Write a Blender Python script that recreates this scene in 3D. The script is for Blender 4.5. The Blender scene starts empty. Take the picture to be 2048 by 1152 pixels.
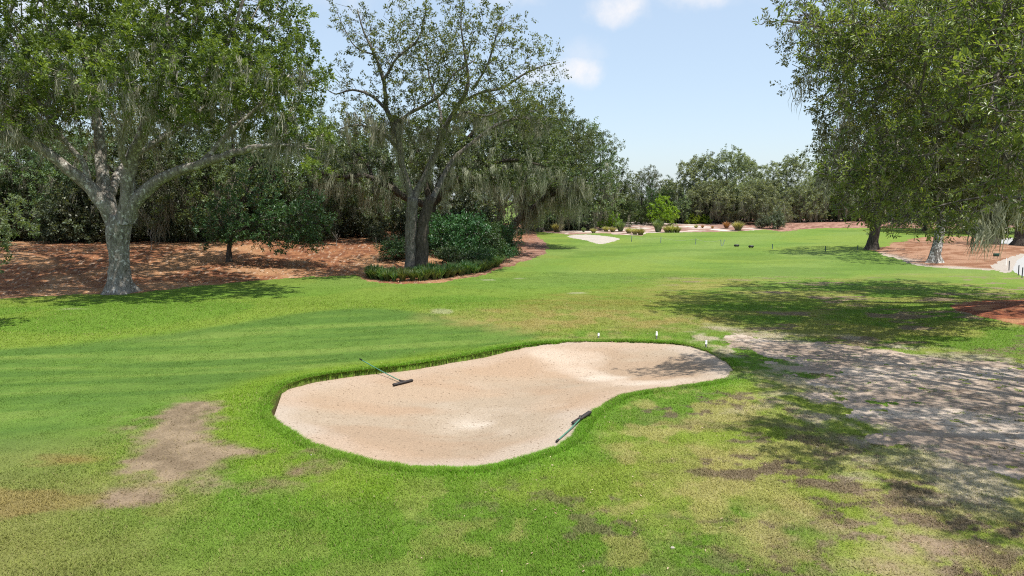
import bpy, math, random
import numpy as np
from math import radians, pi

random.seed(7)
RNG = np.random.default_rng(7)
S = bpy.context.scene
COL = S.collection

# ------------------------------------------------------------------ camera
CAM_H = 4.5
F = 1384.0
PITCH = math.atan(176 / F)
cp, sp = math.cos(PITCH), math.sin(PITCH)
CAM = np.array([0.0, 0.0, CAM_H])
cd = bpy.data.cameras.new("camera")
cd.sensor_width = 36.0
cd.lens = 36.0 * F / 2048
cd.clip_end = 9000
cd.clip_start = 0.05
cam = bpy.data.objects.new("camera", cd)
cam.location = CAM
cam.rotation_euler = (pi / 2 - PITCH, 0, 0)
COL.objects.link(cam)
S.camera = cam


def rays(u, v):
    u = np.asarray(u, float); v = np.asarray(v, float)
    xc = (u - 1024) / F
    yc = (576 - v) / F
    return np.stack([xc, yc * sp + cp, yc * cp - sp], -1)


def at(u, v, d):
    """world point on the sight line of (u, v) at ground distance y = d"""
    r = rays(u, v)
    return CAM + r * (d / r[..., 1])[..., None] if r.ndim > 1 else CAM + r * (d / r[1])


# ------------------------------------------------------------------ noise
def _hash(ix, iy, seed):
    h = (ix.astype(np.int64) * 374761393 + iy.astype(np.int64) * 668265263 + seed * 1442695041) & 0xffffffff
    h = ((h ^ (h >> 13)) * 1274126177) & 0xffffffff
    h = h ^ (h >> 16)
    return (h & 0xffff) / 65535.0


def vnoise(x, y, seed=0):
    ix = np.floor(x); iy = np.floor(y)
    fx = x - ix; fy = y - iy
    fx = fx * fx * (3 - 2 * fx); fy = fy * fy * (3 - 2 * fy)
    a = _hash(ix, iy, seed); b = _hash(ix + 1, iy, seed)
    c = _hash(ix, iy + 1, seed); d = _hash(ix + 1, iy + 1, seed)
    return (a * (1 - fx) + b * fx) * (1 - fy) + (c * (1 - fx) + d * fx) * fy


def fbm(x, y, seed=0, octv=4, gain=0.5):
    s = 0; a = 1; t = 0
    for i in range(octv):
        s = s + a * vnoise(x * 2 ** i + 17.3 * i, y * 2 ** i - 9.1 * i, seed + i)
        t += a; a *= gain
    return s / t


def sst(a, b, x):
    t = np.clip((x - a) / (b - a), 0, 1)
    return t * t * (3 - 2 * t)


def sdist(x, y, poly, margin=1e9):
    """signed distance to polygon: positive inside"""
    poly = np.asarray(poly, float)
    margin = float(margin)
    out = np.full(x.shape, -margin)
    lo = poly.min(0) - margin; hi = poly.max(0) + margin
    m = (x > lo[0]) & (x < hi[0]) & (y > lo[1]) & (y < hi[1])
    px = x[m]; py = y[m]
    best = np.full(px.shape, 1e18); ins = np.zeros(px.shape, bool)
    n = len(poly)
    for i in range(n):
        a = poly[i]; b = poly[(i + 1) % n]
        e = b - a
        wx = px - a[0]; wy = py - a[1]
        t = np.clip((wx * e[0] + wy * e[1]) / (e @ e + 1e-12), 0, 1)
        dx = wx - t * e[0]; dy = wy - t * e[1]
        best = np.minimum(best, dx * dx + dy * dy)
        c = ((a[1] > py) != (b[1] > py)) & (px < (b[0] - a[0]) * (py - a[1]) / (b[1] - a[1] + 1e-12) + a[0])
        ins ^= c
    dd = np.sqrt(best)
    out[m] = np.clip(np.where(ins, dd, -dd), -margin, margin)
    return out


def smooth_poly(p, k=4):
    p = np.asarray(p, float); n = len(p); o = []
    for i in range(n):
        p0, p1, p2, p3 = p[i - 1], p[i], p[(i + 1) % n], p[(i + 2) % n]
        for j in range(k):
            t = j / k
            o.append(0.5 * ((2 * p1) + (-p0 + p2) * t + (2 * p0 - 5 * p1 + 4 * p2 - p3) * t * t + (-p0 + 3 * p1 - 3 * p2 + p3) * t ** 3))
    return np.array(o)


def flat(px):
    px = np.asarray(px, float)
    r = rays(px[:, 0], px[:, 1])
    t = -CAM_H / r[:, 2]
    return (CAM + r * t[:, None])[:, :2]


# ------------------------------------------------------------------ terrain
woods_edge_px = [(-700, 660), (-300, 620), (0, 598), (130, 590), (225, 588), (275, 586), (400, 571), (520, 559), (650, 551), (715, 548),
                 (735, 561), (800, 568), (880, 563), (950, 552), (1005, 534), (1050, 521), (1088, 508), (1098, 496), (1086, 482), (1072, 471)]
_we = flat(woods_edge_px)
WOODS_F = np.vstack([_we, [(3.2, 96), (3.5, 106), (4, 119), (-40, 170), (-260, 170), (-260, 10)]])
BUNKER_PX = [(537, 822), (547, 792), (572, 769), (620, 753), (680, 743), (740, 736), (800, 729), (870, 719), (950, 707), (1010, 696),
             (1060, 688), (1110, 683), (1180, 681), (1260, 682), (1330, 685), (1380, 691), (1420, 703), (1450, 720), (1467, 738),
             (1458, 752), (1428, 763), (1380, 770), (1320, 778), (1272, 785), (1240, 793), (1214, 807), (1188, 823), (1168, 838),
             (1160, 855), (1145, 875), (1118, 894), (1080, 906), (1040, 918), (1000, 929), (960, 935), (900, 937), (840, 935),
             (780, 929), (720, 917), (660, 901), (610, 881), (575, 859), (549, 840)]
BUNKER = smooth_poly(flat(BUNKER_PX), 3)
BC = BUNKER.mean(0)


def terrain(x, y):
    z = 0.16 * (fbm(x / 19, y / 19, 3, 2) - 0.5) * sst(22, 40, y) * 2
    s = sdist(x, y, WOODS_F, 40)
    z = z + 1.35 * sst(-1.5, 15, s) + 0.25 * (fbm(x / 5, y / 5, 5, 2) - 0.5) * sst(0, 6, s)
    z = z + 0.55 * sst(96, 120, y) * sst(-1, 4, -s + 2)
    z = z + 0.75 * np.exp(-(((x - 38) / 10) ** 2 + ((y - 61) / 9) ** 2))
    z = z + 0.18 * np.exp(-(((x - 22) / 5) ** 2 + ((y - 28) / 4) ** 2))
    # the left fairway sits in a shallow hollow with a soft shoulder behind it
    z = z - 0.22 * np.exp(-(((x + 8) / 9) ** 2 + ((y - 20) / 3.5) ** 2)) + 0.16 * np.exp(-(((x + 6 - (y - 27) * 2) / 14) ** 2 + ((y - 28) / 2.0) ** 2))
    return z


def lawn_lip(x, y, sdb):
    """what the bunker does to the turf: a raised lip outside, a steep drop inside"""
    far = sst(-1, 2, y - BC[1]) * (1 - sst(-1.0, 1.5, x)) * 0.08 + 0.006 + .014 * sst(-1, 2, y - BC[1])
    z = far * np.exp(-np.clip(-sdb, 0, 99) ** 2 / .8)
    return z - 0.75 * sst(0.0, 0.16, sdb)


def bsd(x, y, margin=9):
    """signed distance to the turf edge of the bunker, roughened"""
    s = sdist(x, y, BUNKER, margin)
    rag = .10 + .22 * sst(-.5, 1.5, x) * sst(0, 3, y - BC[1])
    return s + (fbm(x / .34, y / .34, 19, 3) - .5) * rag * np.exp(-(s / .5) ** 2)


def sand_z(x, y, sdb):
    return terrain(x, y) - 0.006 - 0.03 * (1 - sst(-1, 1.5, x)) - 0.30 * sst(-0.2, 2.8, sdb) + 0.05 * (fbm(x / 1.3, y / 1.3, 31, 2) - .5) + 0.012 * (fbm(x / .16, y / .16, 33, 2) - .5)


def ground_z(x, y):
    x = np.atleast_1d(np.asarray(x, float)); y = np.atleast_1d(np.asarray(y, float))
    return terrain(x, y)


def unp(px):
    """points of the ground seen at these places of the photograph"""
    px = np.asarray(px, float)
    r = rays(px[:, 0], px[:, 1])
    z = np.zeros(len(px))
    for _ in range(40):
        t = np.clip((z - CAM_H) / r[:, 2], 1, 600)
        p = CAM + r * t[:, None]
        z = 0.5 * z + 0.5 * terrain(p[:, 0], p[:, 1])
    return p


def U(px, k=3):
    return smooth_poly(unp(px)[:, :2], k)


Z_WOODS = WOODS_F
Z_BUNK2 = U([(1134, 473), (1160, 469), (1200, 471), (1238, 477), (1222, 484), (1200, 488), (1168, 480)])
Z_WASTE = np.vstack([unp([(1070, 463), (1110, 466), (1140, 469), (1180, 467), (1205, 466), (1232, 469), (1280, 471), (1296, 466), (1350, 465), (1420, 464), (1492, 462)])[:, :2],
                     [(42, 108), (42, 130), (0, 130), (2.5, 108)]])
Z_BED = U([(1742, 500), (1802, 520), (1820, 529), (1858, 533), (1916, 537), (1975, 540), (2014, 541), (2050, 538), (2110, 520), (2060, 480), (1980, 474), (1880, 473), (1819, 479), (1775, 491)])
Z_PATH = U([(2130, 500), (2047, 513), (2031, 529), (2026, 541), (2034, 547), (2060, 556), (2160, 580), (2400, 620), (2500, 560)], 3)
Z_APRON = U([(1985, 531), (2010, 518), (2047, 506), (2080, 508), (2040, 535), (2010, 545)], 3)
Z_PATH2 = U([(1995, 486), (2010, 477), (2060, 474), (2120, 476), (2120, 486), (2040, 489)], 3)
Z_FAR = np.vstack([unp([(1562, 463), (1600, 459), (1650, 456), (1720, 456), (1815, 456), (1900, 457)])[:, :2], [(110, 112), (110, 150), (30, 150)]])
Z_RING = U([(1894, 613), (1925, 606), (1980, 601), (2048, 599), (2120, 600), (2180, 618), (2140, 646), (2070, 653), (2000, 641), (1940, 628)])
Z_BARE = U([(1440, 671), (1480, 673), (1540, 684), (1600, 687), (1690, 690), (1760, 700), (1850, 712), (1950, 722), (2048, 735), (2300, 775),
            (2500, 950), (2200, 1010), (2060, 978), (1990, 965), (1935, 925), (1870, 893), (1800, 887), (1740, 850), (1690, 830), (1650, 800),
            (1640, 775), (1580, 735), (1510, 705), (1470, 690)], 2)
DIRT_L = U([(390, 803), (412, 812), (425, 850), (432, 872), (478, 900), (462, 930), (420, 955), (350, 980), (300, 1000), (228, 1003), (245, 950), (268, 895), (275, 855), (320, 825)], 2)
DIRT_L2 = U([(540, 965), (575, 945), (620, 922), (625, 930), (600, 955), (570, 970)], 2)
DIRT_R = U([(1690, 1060), (1740, 1020), (1830, 1040), (1920, 1090), (1900, 1180), (1700, 1180), (1660, 1110)], 2)
DRY_MID = U([(870, 640), (900, 628), (1000, 615), (1120, 606), (1280, 606), (1330, 625), (1420, 640), (1370, 660), (1200, 668), (1080, 668), (980, 655)], 2)
DRY_BACK = U([(1000, 610), (1120, 590), (1280, 570), (1420, 560), (1500, 565), (1400, 600), (1290, 620), (1130, 625)], 2)
FAIRWAY = U([(-400, 720), (0, 700), (330, 668), (560, 632), (700, 618), (800, 620), (1000, 650), (1080, 672), (1000, 690), (850, 715), (700, 735), (560, 755), (420, 790), (200, 860), (0, 960), (-300, 1010)], 2)
POLYS = dict(w=Z_WOODS, b=BUNKER)

# ------------------------------------------------------------------ albedo
def mixc(c, k, m):
    return c * (1 - m[:, None]) + np.array(k)[None, :] * m[:, None]


def lawn_albedo(x, y, sdb):
    n1 = fbm(x / 3.1, y / 3.1, 41, 4); n2 = fbm(x / 0.7, y / 0.7, 47, 4); n3 = fbm(x / 9, y / 9, 53, 3)
    n4 = fbm(x / 0.22, y / 0.22, 59, 3)
    d = np.hypot(x, y)
    c = np.tile(np.array([0.100, 0.176, 0.020]), (len(x), 1))
    # far fairway: an even mown green with faint mower bands
    st = np.sin((x * 0.62 - y * 0.36) * 0.9) * 0.5 + 0.5
    fw = sst(30, 44, y)
    c = mixc(c, (0.138, 0.200, 0.042), fw * (0.4 + 0.6 * st))
    c = mixc(c, (0.150, 0.205, 0.030), fw * 0.65 * sst(0.48, 0.66, n3))
    # rough in front: patchy yellow green
    right = sst(-3, 3, x) * (1 - sst(20, 27, y))
    c = mixc(c, (0.185, 0.225, 0.036), sst(0.45, 0.60, n1) * (0.35 + 0.5 * right) * (1 - fw))
    c = mixc(c, (0.275, 0.245, 0.095), sst(0.50, 0.64, n2) * (0.2 + 0.6 * right) * (1 - fw) * sst(-8, -2.0, sdb - 0 * x) * 1.0)
    # near right corner: straw coloured turf with dark soil showing through in small ragged scars
    nr = sst(1.0, 4.0, x) * (1 - sst(12.0, 15.0, y))
    c = mixc(c, (0.265, 0.235, 0.095), nr * sst(0.40, 0.62, fbm(x / 0.8, y / 0.8, 61, 5)) * 0.65)
    big = fbm(x / 1.5 + 3, y / 1.1, 67, 3)
    soil = nr * sst(0.44, 0.56, big) * sst(0.45, 0.55, fbm(x / 0.34, y / 0.24, 71, 4, .6))
    soil = np.maximum(soil, right * .9 * sst(0.51, 0.59, fbm(x / 1.2 + 11, y / 0.9, 73, 3)) * sst(0.54, 0.62, fbm(x / 0.26, y / 0.20, 75, 4, .6)))
    c = mixc(c, (0.125, 0.090, 0.068), soil * 0.9)
    sd = sdist(x, y, DIRT_R, 6)
    c = mixc(c, (0.25, 0.185, 0.125), sst(-0.9, 0.9, sd + (n2 - .5) * 2.2) * sst(0.28, 0.50, n4 * .6 + n2 * .4) * 0.9)
    # left fairway: short blue-green turf, olive towards the camera
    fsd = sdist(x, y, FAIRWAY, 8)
    soft = .25 + 1.1 * (1 - sst(17, 21, y))
    fy = sst(-1.0, 1.0, (fsd + (n1 - .5) * soft) / soft)
    band = fbm(x / 7 + y / 9, (y - x * .22) / 0.75, 73, 3)
    c = mixc(c, (0.088, 0.155, 0.026), fy * 0.9)
    c = mixc(c, (0.062, 0.122, 0.020), fy * 0.75 * sst(.52, .64, band))
    c = mixc(c, (0.140, 0.198, 0.040), fy * 0.65 * (1 - sst(.36, .48, band)))
    c = mixc(c, (0.060, 0.120, 0.020), np.exp(-((fsd - .5) / .5) ** 2) * sst(20, 23, y) * (1 - sst(-3, 0, x)) * .7)  # dark line: shadowed edge of the first cut, painted into the turf colour
    c = mixc(c, (0.150, 0.205, 0.028), np.exp(-((fsd + .9) / .8) ** 2) * sst(20, 23, y) * (1 - sst(-5, -2, x)) * .6)
    ol = (1 - sst(-7.0, -4.6, x + 0.5 * (n1 - .5))) * (1 - sst(9.5, 13.5, y + 3 * (n1 - .5)))
    ol = np.maximum(ol, (1 - sst(-6.2, -2.2, x + (y - 8) * 0.9)) * (1 - sst(9.5, 12.5, y)))
    c = mixc(c, (0.158, 0.155, 0.050), ol * 0.8)
    c = mixc(c, (0.205, 0.145, 0.062), ol * sst(0.55, 0.66, fbm(x / 1.6, y / 0.9, 79, 4)) * 0.7)
    c = mixc(c, (0.21, 0.13, 0.045), sst(0.0, 1.0, 1 - np.hypot((x + 7.6) / .8, (y - 11.6) / .35)) * .5)
    # lush collar round the bunker
    col_ = np.exp(-(np.clip(-sdb, 0, 50) / (0.25 + .7 * n1)) ** 2)
    c = mixc(c, (0.095, 0.200, 0.014), col_ * (0.55 + 0.45 * sst(.35, .6, n1)))
    c = mixc(c, (0.145, 0.215, 0.016), np.exp(-((-sdb - 0.9) / 0.7) ** 2) * 0.6 * (1 - sst(-1.5, 0.5, x + 1)))
    # dry belt beyond the bunker
    for P_, k, s_ in ((DRY_MID, (0.228, 0.195, 0.064), 1.0), (DRY_BACK, (0.175, 0.175, 0.038), 0.85)):
        sd = sdist(x, y, P_, 10)
        c = mixc(c, k, sst(-1.6, 1.6, sd + (fbm(x / 2.6, y / 1.7, 83, 4) - .5) * 4.5) * s_ * (0.45 + 0.55 * sst(.35, .6, n2)))
    # shaded right side, thin turf
    rs = sst(5, 10, x) * sst(19, 22, y) * (1 - sst(36, 44, y))
    c = mixc(c, (0.225, 0.215, 0.062), rs * sst(0.44, 0.62, fbm(x / 2.4, y / 1.3, 89, 4)) * 0.75)
    c = mixc(c, (0.20, 0.155, 0.10), rs * sst(0.63, 0.69, fbm(x / 1.6 + 5, y / 0.8, 97, 4)))
    # bare dirt on the left
    for P_ in (DIRT_L, DIRT_L2):
        sd = sdist(x, y, P_, 4)
        m = sst(-0.45, 0.35, sd + (fbm(x / 0.6, y / 0.5, 101, 5, .6) - .5) * 1.7)
        cc = np.array([[0.15, 0.106, 0.070]]) + np.clip(n4 * .6 + n2 * .7 - .35, 0, 1)[:, None] * np.array([[0.15, 0.118, 0.082]])
        c = c * (1 - m[:, None] * .95) + cc * m[:, None] * .95
    # sandy fringe round the worn ground on the right
    sd = sdist(x, y, Z_BARE, 5)
    m = sst(-2.2, -0.2, sd + (fbm(x / 0.9, y / 0.6, 103, 4) - .5) * 3.0) * sst(0.42, 0.6, n2) * 0.8
    c = mixc(c, (0.34, 0.29, 0.225), m)
    # edge of the pine straw: thin yellow
    sd = sdist(x, y, Z_WOODS, 6)
    c = mixc(c, (0.15, 0.18, 0.03), sst(-4, -.3, sd) * .5 * sst(.4, .6, n1))
    # scattered pale scars
    c = mixc(c, (0.070, 0.130, 0.020), fw * .45 * sst(.54, .66, fbm(x / 6 - y / 14, y / 3.0, 108, 3)))
    for q in unp([(975, 560), (1042, 557), (1150, 586), (140, 618), (880, 622)]):
        c = mixc(c, (0.36, 0.32, 0.24), (1 - sst(.3, .9, np.hypot((x - q[0]) / .7, (y - q[1]) / .5) + (n2 - .5) * 2.2)) * .4)
    # roots and soil on the cut face of the lip
    c = mixc(c, (0.10, 0.062, 0.032), sst(0.015, 0.06, sdb))
    return c * (0.86 + 0.28 * n4)[:, None]


def straw_albedo(x, y):
    n = fbm(x / 0.5, y / 0.22, 111, 4); m = fbm(x / 3, y / 3, 113, 3); k = fbm(x / .12, y / .07, 117, 2)
    c = np.tile(np.array([0.32, 0.145, 0.07]), (len(x), 1))
    c = mixc(c, (0.15, 0.058, 0.032), sst(.40, .62, n) * .8)
    c = mixc(c, (0.44, 0.25, 0.13), sst(.5, .68, m) * .7)
    c = mixc(c, (0.55, 0.42, 0.31), sst(.70, .80, k) * .7)
    return c * .93


def lane_albedo(x, y):      # pinkish bark lane at the wood's far corner
    n = fbm(x / 0.6, y / 0.3, 121, 4)
    return mixc(np.tile(np.array([0.30, 0.175, 0.13]), (len(x), 1)), (0.17, 0.085, 0.06), sst(.4, .62, n))


def mulch_albedo(x, y):
    n = fbm(x / 0.35, y / 0.16, 131, 4)
    c = mixc(np.tile(np.array([0.30, 0.105, 0.05]), (len(x), 1)), (0.15, 0.05, 0.028), sst(.4, .6, n))
    return mixc(c, (0.45, 0.24, 0.12), sst(.58, .7, fbm(x / 1.2, y / .5, 133, 3)) * .8)


def bed_albedo(x, y):
    c = mixc(np.tile(np.array([0.35, 0.20, 0.125]), (len(x), 1)), (0.23, 0.11, 0.06), sst(.42, .62, fbm(x / 1.1, y / .6, 137, 4)))
    sd = sdist(x, y, Z_BED, 4)
    c = mixc(c, (0.42, 0.35, 0.28), (1 - sst(.1, 1.6, sd + (fbm(x / 1.5, y / 1.5, 139, 3) - .5) * 2.2)) * (y < 56))
    return c


def waste_albedo(x, y):
    c = mixc(np.tile(np.array([0.34, 0.245, 0.20]), (len(x), 1)), (0.23, 0.135, 0.105), sst(.44, .62, fbm(x / 2.4, y / 2.4, 141, 4)))
    c = mixc(c, (0.50, 0.45, 0.40), sst(.56, .66, fbm(x / 2.2 + 9, y / 1.4, 143, 4)))
    return c


def bare_albedo(x, y):
    c = mixc(np.tile(np.array([0.385, 0.305, 0.24]), (len(x), 1)), (0.29, 0.225, 0.175), sst(.4, .62, fbm(x / 1.3, y / 1.3, 151, 4)))
    c = mixc(c, (0.46, 0.385, 0.315), sst(.55, .68, fbm(x / 2.4 + 4, y / 1.1, 153, 3)) * .8)
    c = mixc(c, (0.16, 0.115, 0.08), sst(.58, .70, fbm(x / 0.3, y / 0.16, 157, 4, .6)) * .6)
    return c


def sand_albedo(x, y):
    c = np.tile(np.array([0.318, 0.250, 0.180]), (len(x), 1))
    c = mixc(c, (0.300, 0.212, 0.142), sst(.42, .62, fbm(x / 2.6, y / 1.3, 161, 4)) * .75)
    # dried, paler swathes
    def blob(px, sx, sy, rot):
        q = unp([px])[0]; dx = x - q[0]; dy = y - q[1]
        a = dx * math.cos(rot) + dy * math.sin(rot); b = -dx * math.sin(rot) + dy * math.cos(rot)
        return np.exp(-((a / sx) ** 2 + (b / sy) ** 2))
    nn = fbm(x / 0.9, y / 0.9, 163, 4) - .5
    m = blob((1215, 738), 2.6, .62, -.95) + blob((985, 808), 1.6, 1.2, .1) * .45 + blob((1130, 700), 1.4, .8, -.3) * .8 + blob((1340, 757), 1.3, .5, .1) * .5
    c = mixc(c, (0.49, 0.425, 0.35), sst(.15, 1.0, m + nn * 1.1) * .9)
    s = sdist(x, y, BUNKER, 8)
    c = mixc(c, (0.40, 0.335, 0.275), (1 - sst(.2, 1.0, s + nn)) * .6)
    c = mixc(c, (0.36, 0.245, 0.16), sst(.45, .6, fbm(x / 4, y / 2 + 3, 167, 3)) * .4)
    return c


# ------------------------------------------------------------------ meshes
def mesh_np(name, verts, faces, mat=None, col=None, v=None, smooth=False, parent=None):
    """faces: (n,k) int array, or a list of such arrays"""
    me = bpy.data.meshes.new(name)
    verts = np.ascontiguousarray(verts, np.float32)
    fl = faces if isinstance(faces, list) else [faces]
    fl = [np.asarray(f, np.int32) for f in fl if len(f)]
    nl = sum(f.size for f in fl); nf = sum(len(f) for f in fl)
    me.vertices.add(len(verts)); me.vertices.foreach_set("co", verts.ravel())
    me.loops.add(nl); me.polygons.add(nf)
    me.loops.foreach_set("vertex_index", np.concatenate([f.ravel() for f in fl]).astype(np.int32))
    sizes = np.concatenate([np.full(len(f), f.shape[1]) for f in fl])
    me.polygons.foreach_set("loop_start", np.concatenate([[0], np.cumsum(sizes)[:-1]]).astype(np.int32))
    if smooth:
        me.polygons.foreach_set("use_smooth", np.ones(nf, bool))
    me.update(calc_edges=True)
    if col is not None:
        a = me.attributes.new("albedo", 'FLOAT_COLOR', 'POINT')
        c4 = np.ones((len(verts), 4), np.float32); c4[:, :3] = col
        a.data.foreach_set("color", c4.ravel())
    if v is not None:
        a = me.attributes.new("tone", 'FLOAT', 'POINT')
        a.data.foreach_set("value", np.asarray(v, np.float32))
    if mat is not None:
        me.materials.append(mat)
    o = bpy.data.objects.new(name, me)
    COL.objects.link(o)
    if parent is not None:
        o.parent = parent
    return o


def tag(o, label=None, cat=None, group=None, kind=None):
    if label: o["label"] = label
    if cat: o["category"] = cat
    if group: o["group"] = group
    if kind: o["kind"] = kind
    return o


def empty(name, loc, label, cat, group=None):
    o = bpy.data.objects.new(name, None)
    COL.objects.link(o)
    o.location = loc
    o.empty_display_size = 0.3
    return tag(o, label, cat, group)


class MB:
    """collects polygons of one part"""
    def __init__(s): s.v = []; s.f = {}; s.n = 0
    def add(s, v, f):
        v = np.asarray(v, float); f = np.asarray(f, int)
        s.v.append(v); s.f.setdefault(f.shape[1], []).append(f + s.n); s.n += len(v)
    def tube(s, pts, rad, k=6, cap=True):
        pts = np.asarray(pts, float); rad = np.broadcast_to(np.asarray(rad, float), (len(pts),)) if np.ndim(rad) < 2 else np.asarray(rad, float)
        t = np.gradient(pts, axis=0); t /= np.linalg.norm(t, axis=1)[:, None] + 1e-9
        ref = np.array([0, 0, 1.0]) if abs(t[0, 2]) < .8 else np.array([0.0, 1, 0])
        a = np.cross(t, ref); a /= np.linalg.norm(a, axis=1)[:, None] + 1e-9
        b = np.cross(t, a)
        th = np.arange(k) / k * 2 * pi
        rr = rad[:, None] * np.ones((1, k)) if rad.ndim == 1 else rad
        ring = pts[:, None] + rr[..., None] * (np.cos(th)[None, :, None] * a[:, None] + np.sin(th)[None, :, None] * b[:, None])
        i = np.arange(len(pts) - 1)[:, None]; j = np.arange(k)[None]
        q = np.stack(np.broadcast_arrays(i * k + j, i * k + (j + 1) % k, (i + 1) * k + (j + 1) % k, (i + 1) * k + j), -1).reshape(-1, 4)
        s.add(ring.reshape(-1, 3), q)
        if cap:
            n0 = s.n - len(pts) * k
            for st, o in ((n0, 0), (n0 + (len(pts) - 1) * k, len(pts) - 1)):
                s.v.append(pts[o:o + 1]); c = s.n; s.n += 1
                s.f.setdefault(3, []).append(np.array([[st + j_, st + (j_ + 1) % k, c] for j_ in range(k)]))
    def box(s, c, size, rot=None, bev=0.15):
        """bevelled box"""
        sx, sy, sz = np.asarray(size) / 2; bv = bev * min(sx, sy, sz) * 2
        lv = []
        for z_, ins in ((-sz, bv), (-sz + bv, 0), (sz - bv, 0), (sz, bv)):
            x_, y_ = sx - ins, sy - ins
            c_ = bv * .7 if ins == 0 else bv * .4
            lv.append([(-x_ + c_, -y_, z_), (x_ - c_, -y_, z_), (x_, -y_ + c_, z_), (x_, y_ - c_, z_), (x_ - c_, y_, z_), (-x_ + c_, y_, z_), (-x_, y_ - c_, z_), (-x_, -y_ + c_, z_)])
        v = np.array(lv).reshape(-1, 3)
        if rot is not None: v = v @ np.asarray(rot).T
        v = v + np.asarray(c)
        q = [(i * 8 + j, i * 8 + (j + 1) % 8, (i + 1) * 8 + (j + 1) % 8, (i + 1) * 8 + j) for i in range(3) for j in range(8)]
        n0 = s.n
        s.add(v, q)
        s.f.setdefault(8, []).append(np.array([list(range(n0 + 7, n0 - 1, -1)), list(range(n0 + 24, n0 + 32))]))
    def build(s, name, mat, parent=None, smooth=True, v=None):
        return mesh_np(name, np.vstack(s.v), [np.vstack(f) for f in s.f.values()], mat, smooth=smooth, parent=parent, v=v)


# ------------------------------------------------------------------ materials
def new_mat(name):
    m = bpy.data.materials.new(name); m.use_nodes = True
    nt = m.node_tree
    for n in list(nt.nodes): nt.nodes.remove(n)
    return m, nt, (lambda t, **kw: _node(nt, t, kw))


def _node(nt, t, kw):
    n = nt.nodes.new(t)
    for k, v in kw.items():
        if k in n.inputs: n.inputs[k].default_value = v
        else: setattr(n, k, v)
    return n


def ground_mat(name, fine=60.0, lo=0.7, hi=1.3, bump=0.3, bscale=40.0, bdist=0.03, rough=0.95, speck=None, stretch=(1, 1, 1)):
    m, nt, N = new_mat(name); L = nt.links.new
    out = N('ShaderNodeOutputMaterial'); bs = N('ShaderNodeBsdfPrincipled')
    bs.inputs['Roughness'].default_value = rough
    bs.inputs['Specular IOR Level'].default_value = 0.15
    at_ = N('ShaderNodeAttribute', attribute_name="albedo")
    tc = N('ShaderNodeTexCoord'); mp = N('ShaderNodeMapping'); mp.inputs['Scale'].default_value = stretch
    L(tc.outputs['Object'], mp.inputs['Vector'])
    n1 = N('ShaderNodeTexNoise', Scale=fine, Detail=4.0, Roughness=0.7)
    L(mp.outputs['Vector'], n1.inputs['Vector'])
    mr = N('ShaderNodeMapRange'); mr.inputs[1].default_value = .3; mr.inputs[2].default_value = .7; mr.inputs[3].default_value = lo; mr.inputs[4].default_value = hi
    L(n1.outputs['Fac'], mr.inputs[0])
    vm = N('ShaderNodeVectorMath', operation='SCALE')
    L(at_.outputs['Color'], vm.inputs[0]); L(mr.outputs[0], vm.inputs['Scale'])
    c_out = vm.outputs[0]
    if speck:
        n3 = N('ShaderNodeTexNoise', Scale=speck[0], Detail=2.0); L(mp.outputs['Vector'], n3.inputs['Vector'])
        m3 = N('ShaderNodeMapRange'); m3.inputs[1].default_value = speck[1]; m3.inputs[2].default_value = speck[1] + .05
        L(n3.outputs['Fac'], m3.inputs[0])
        mx = N('ShaderNodeMix', data_type='RGBA'); mx.inputs['B'].default_value = (*speck[2], 1)
        L(m3.outputs[0], mx.inputs['Factor']); L(c_out, mx.inputs['A']); c_out = mx.outputs['Result']
    L(c_out, bs.inputs['Base Color'])
    n2 = N('ShaderNodeTexNoise', Scale=bscale, Detail=5.0, Roughness=0.65)
    L(mp.outputs['Vector'], n2.inputs['Vector'])
    bp = N('ShaderNodeBump', Strength=bump, Distance=bdist)
    L(n2.outputs['Fac'], bp.inputs['Height']); L(bp.outputs[0], bs.inputs['Normal'])
    L(bs.outputs[0], out.inputs[0])
    return m


def leaf_mat(name, dark, light, trans=0.35, gloss=0.35, hue=0.08, attr=True, rough=.45, tcol=None):
    m, nt, N = new_mat(name); L = nt.links.new
    out = N('ShaderNodeOutputMaterial')
    at_ = N('ShaderNodeAttribute', attribute_name="tone")
    oi = N('ShaderNodeObjectInfo')
    mx = N('ShaderNodeMix', data_type='RGBA'); mx.inputs['A'].default_value = (*dark, 1); mx.inputs['B'].default_value = (*light, 1)
    L(at_.outputs['Fac'], mx.inputs['Factor'])
    hs = N('ShaderNodeHueSaturation')
    mr = N('ShaderNodeMapRange'); mr.inputs[3].default_value = 0.5 - hue * .25; mr.inputs[4].default_value = 0.5 + hue * .25
    mv = N('ShaderNodeMapRange'); mv.inputs[3].default_value = 1 - hue * 2; mv.inputs[4].default_value = 1 + hue * 2
    L(oi.outputs['Random'], mr.inputs[0]); L(oi.outputs['Random'], mv.inputs[0])
    L(mr.outputs[0], hs.inputs['Hue']); L(mv.outputs[0], hs.inputs['Value']); L(mx.outputs['Result'], hs.inputs['Color'])
    bs = N('ShaderNodeBsdfPrincipled'); bs.inputs['Roughness'].default_value = rough; bs.inputs['Specular IOR Level'].default_value = gloss
    tr = N('ShaderNodeBsdfTranslucent')
    L(hs.outputs[0], bs.inputs['Base Color'])
    h2 = N('ShaderNodeMix', data_type='RGBA', blend_type='MULTIPLY'); h2.inputs['Factor'].default_value = 1
    h2.inputs['B'].default_value = (*(tcol or (1.5, 1.45, .5)), 1)
    L(hs.outputs[0], h2.inputs['A']); L(h2.outputs['Result'], tr.inputs['Color'])
    ms = N('ShaderNodeMixShader', Fac=trans)
    L(bs.outputs[0], ms.inputs[1]); L(tr.outputs[0], ms.inputs[2]); L(ms.outputs[0], out.inputs[0])
    return m


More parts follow.
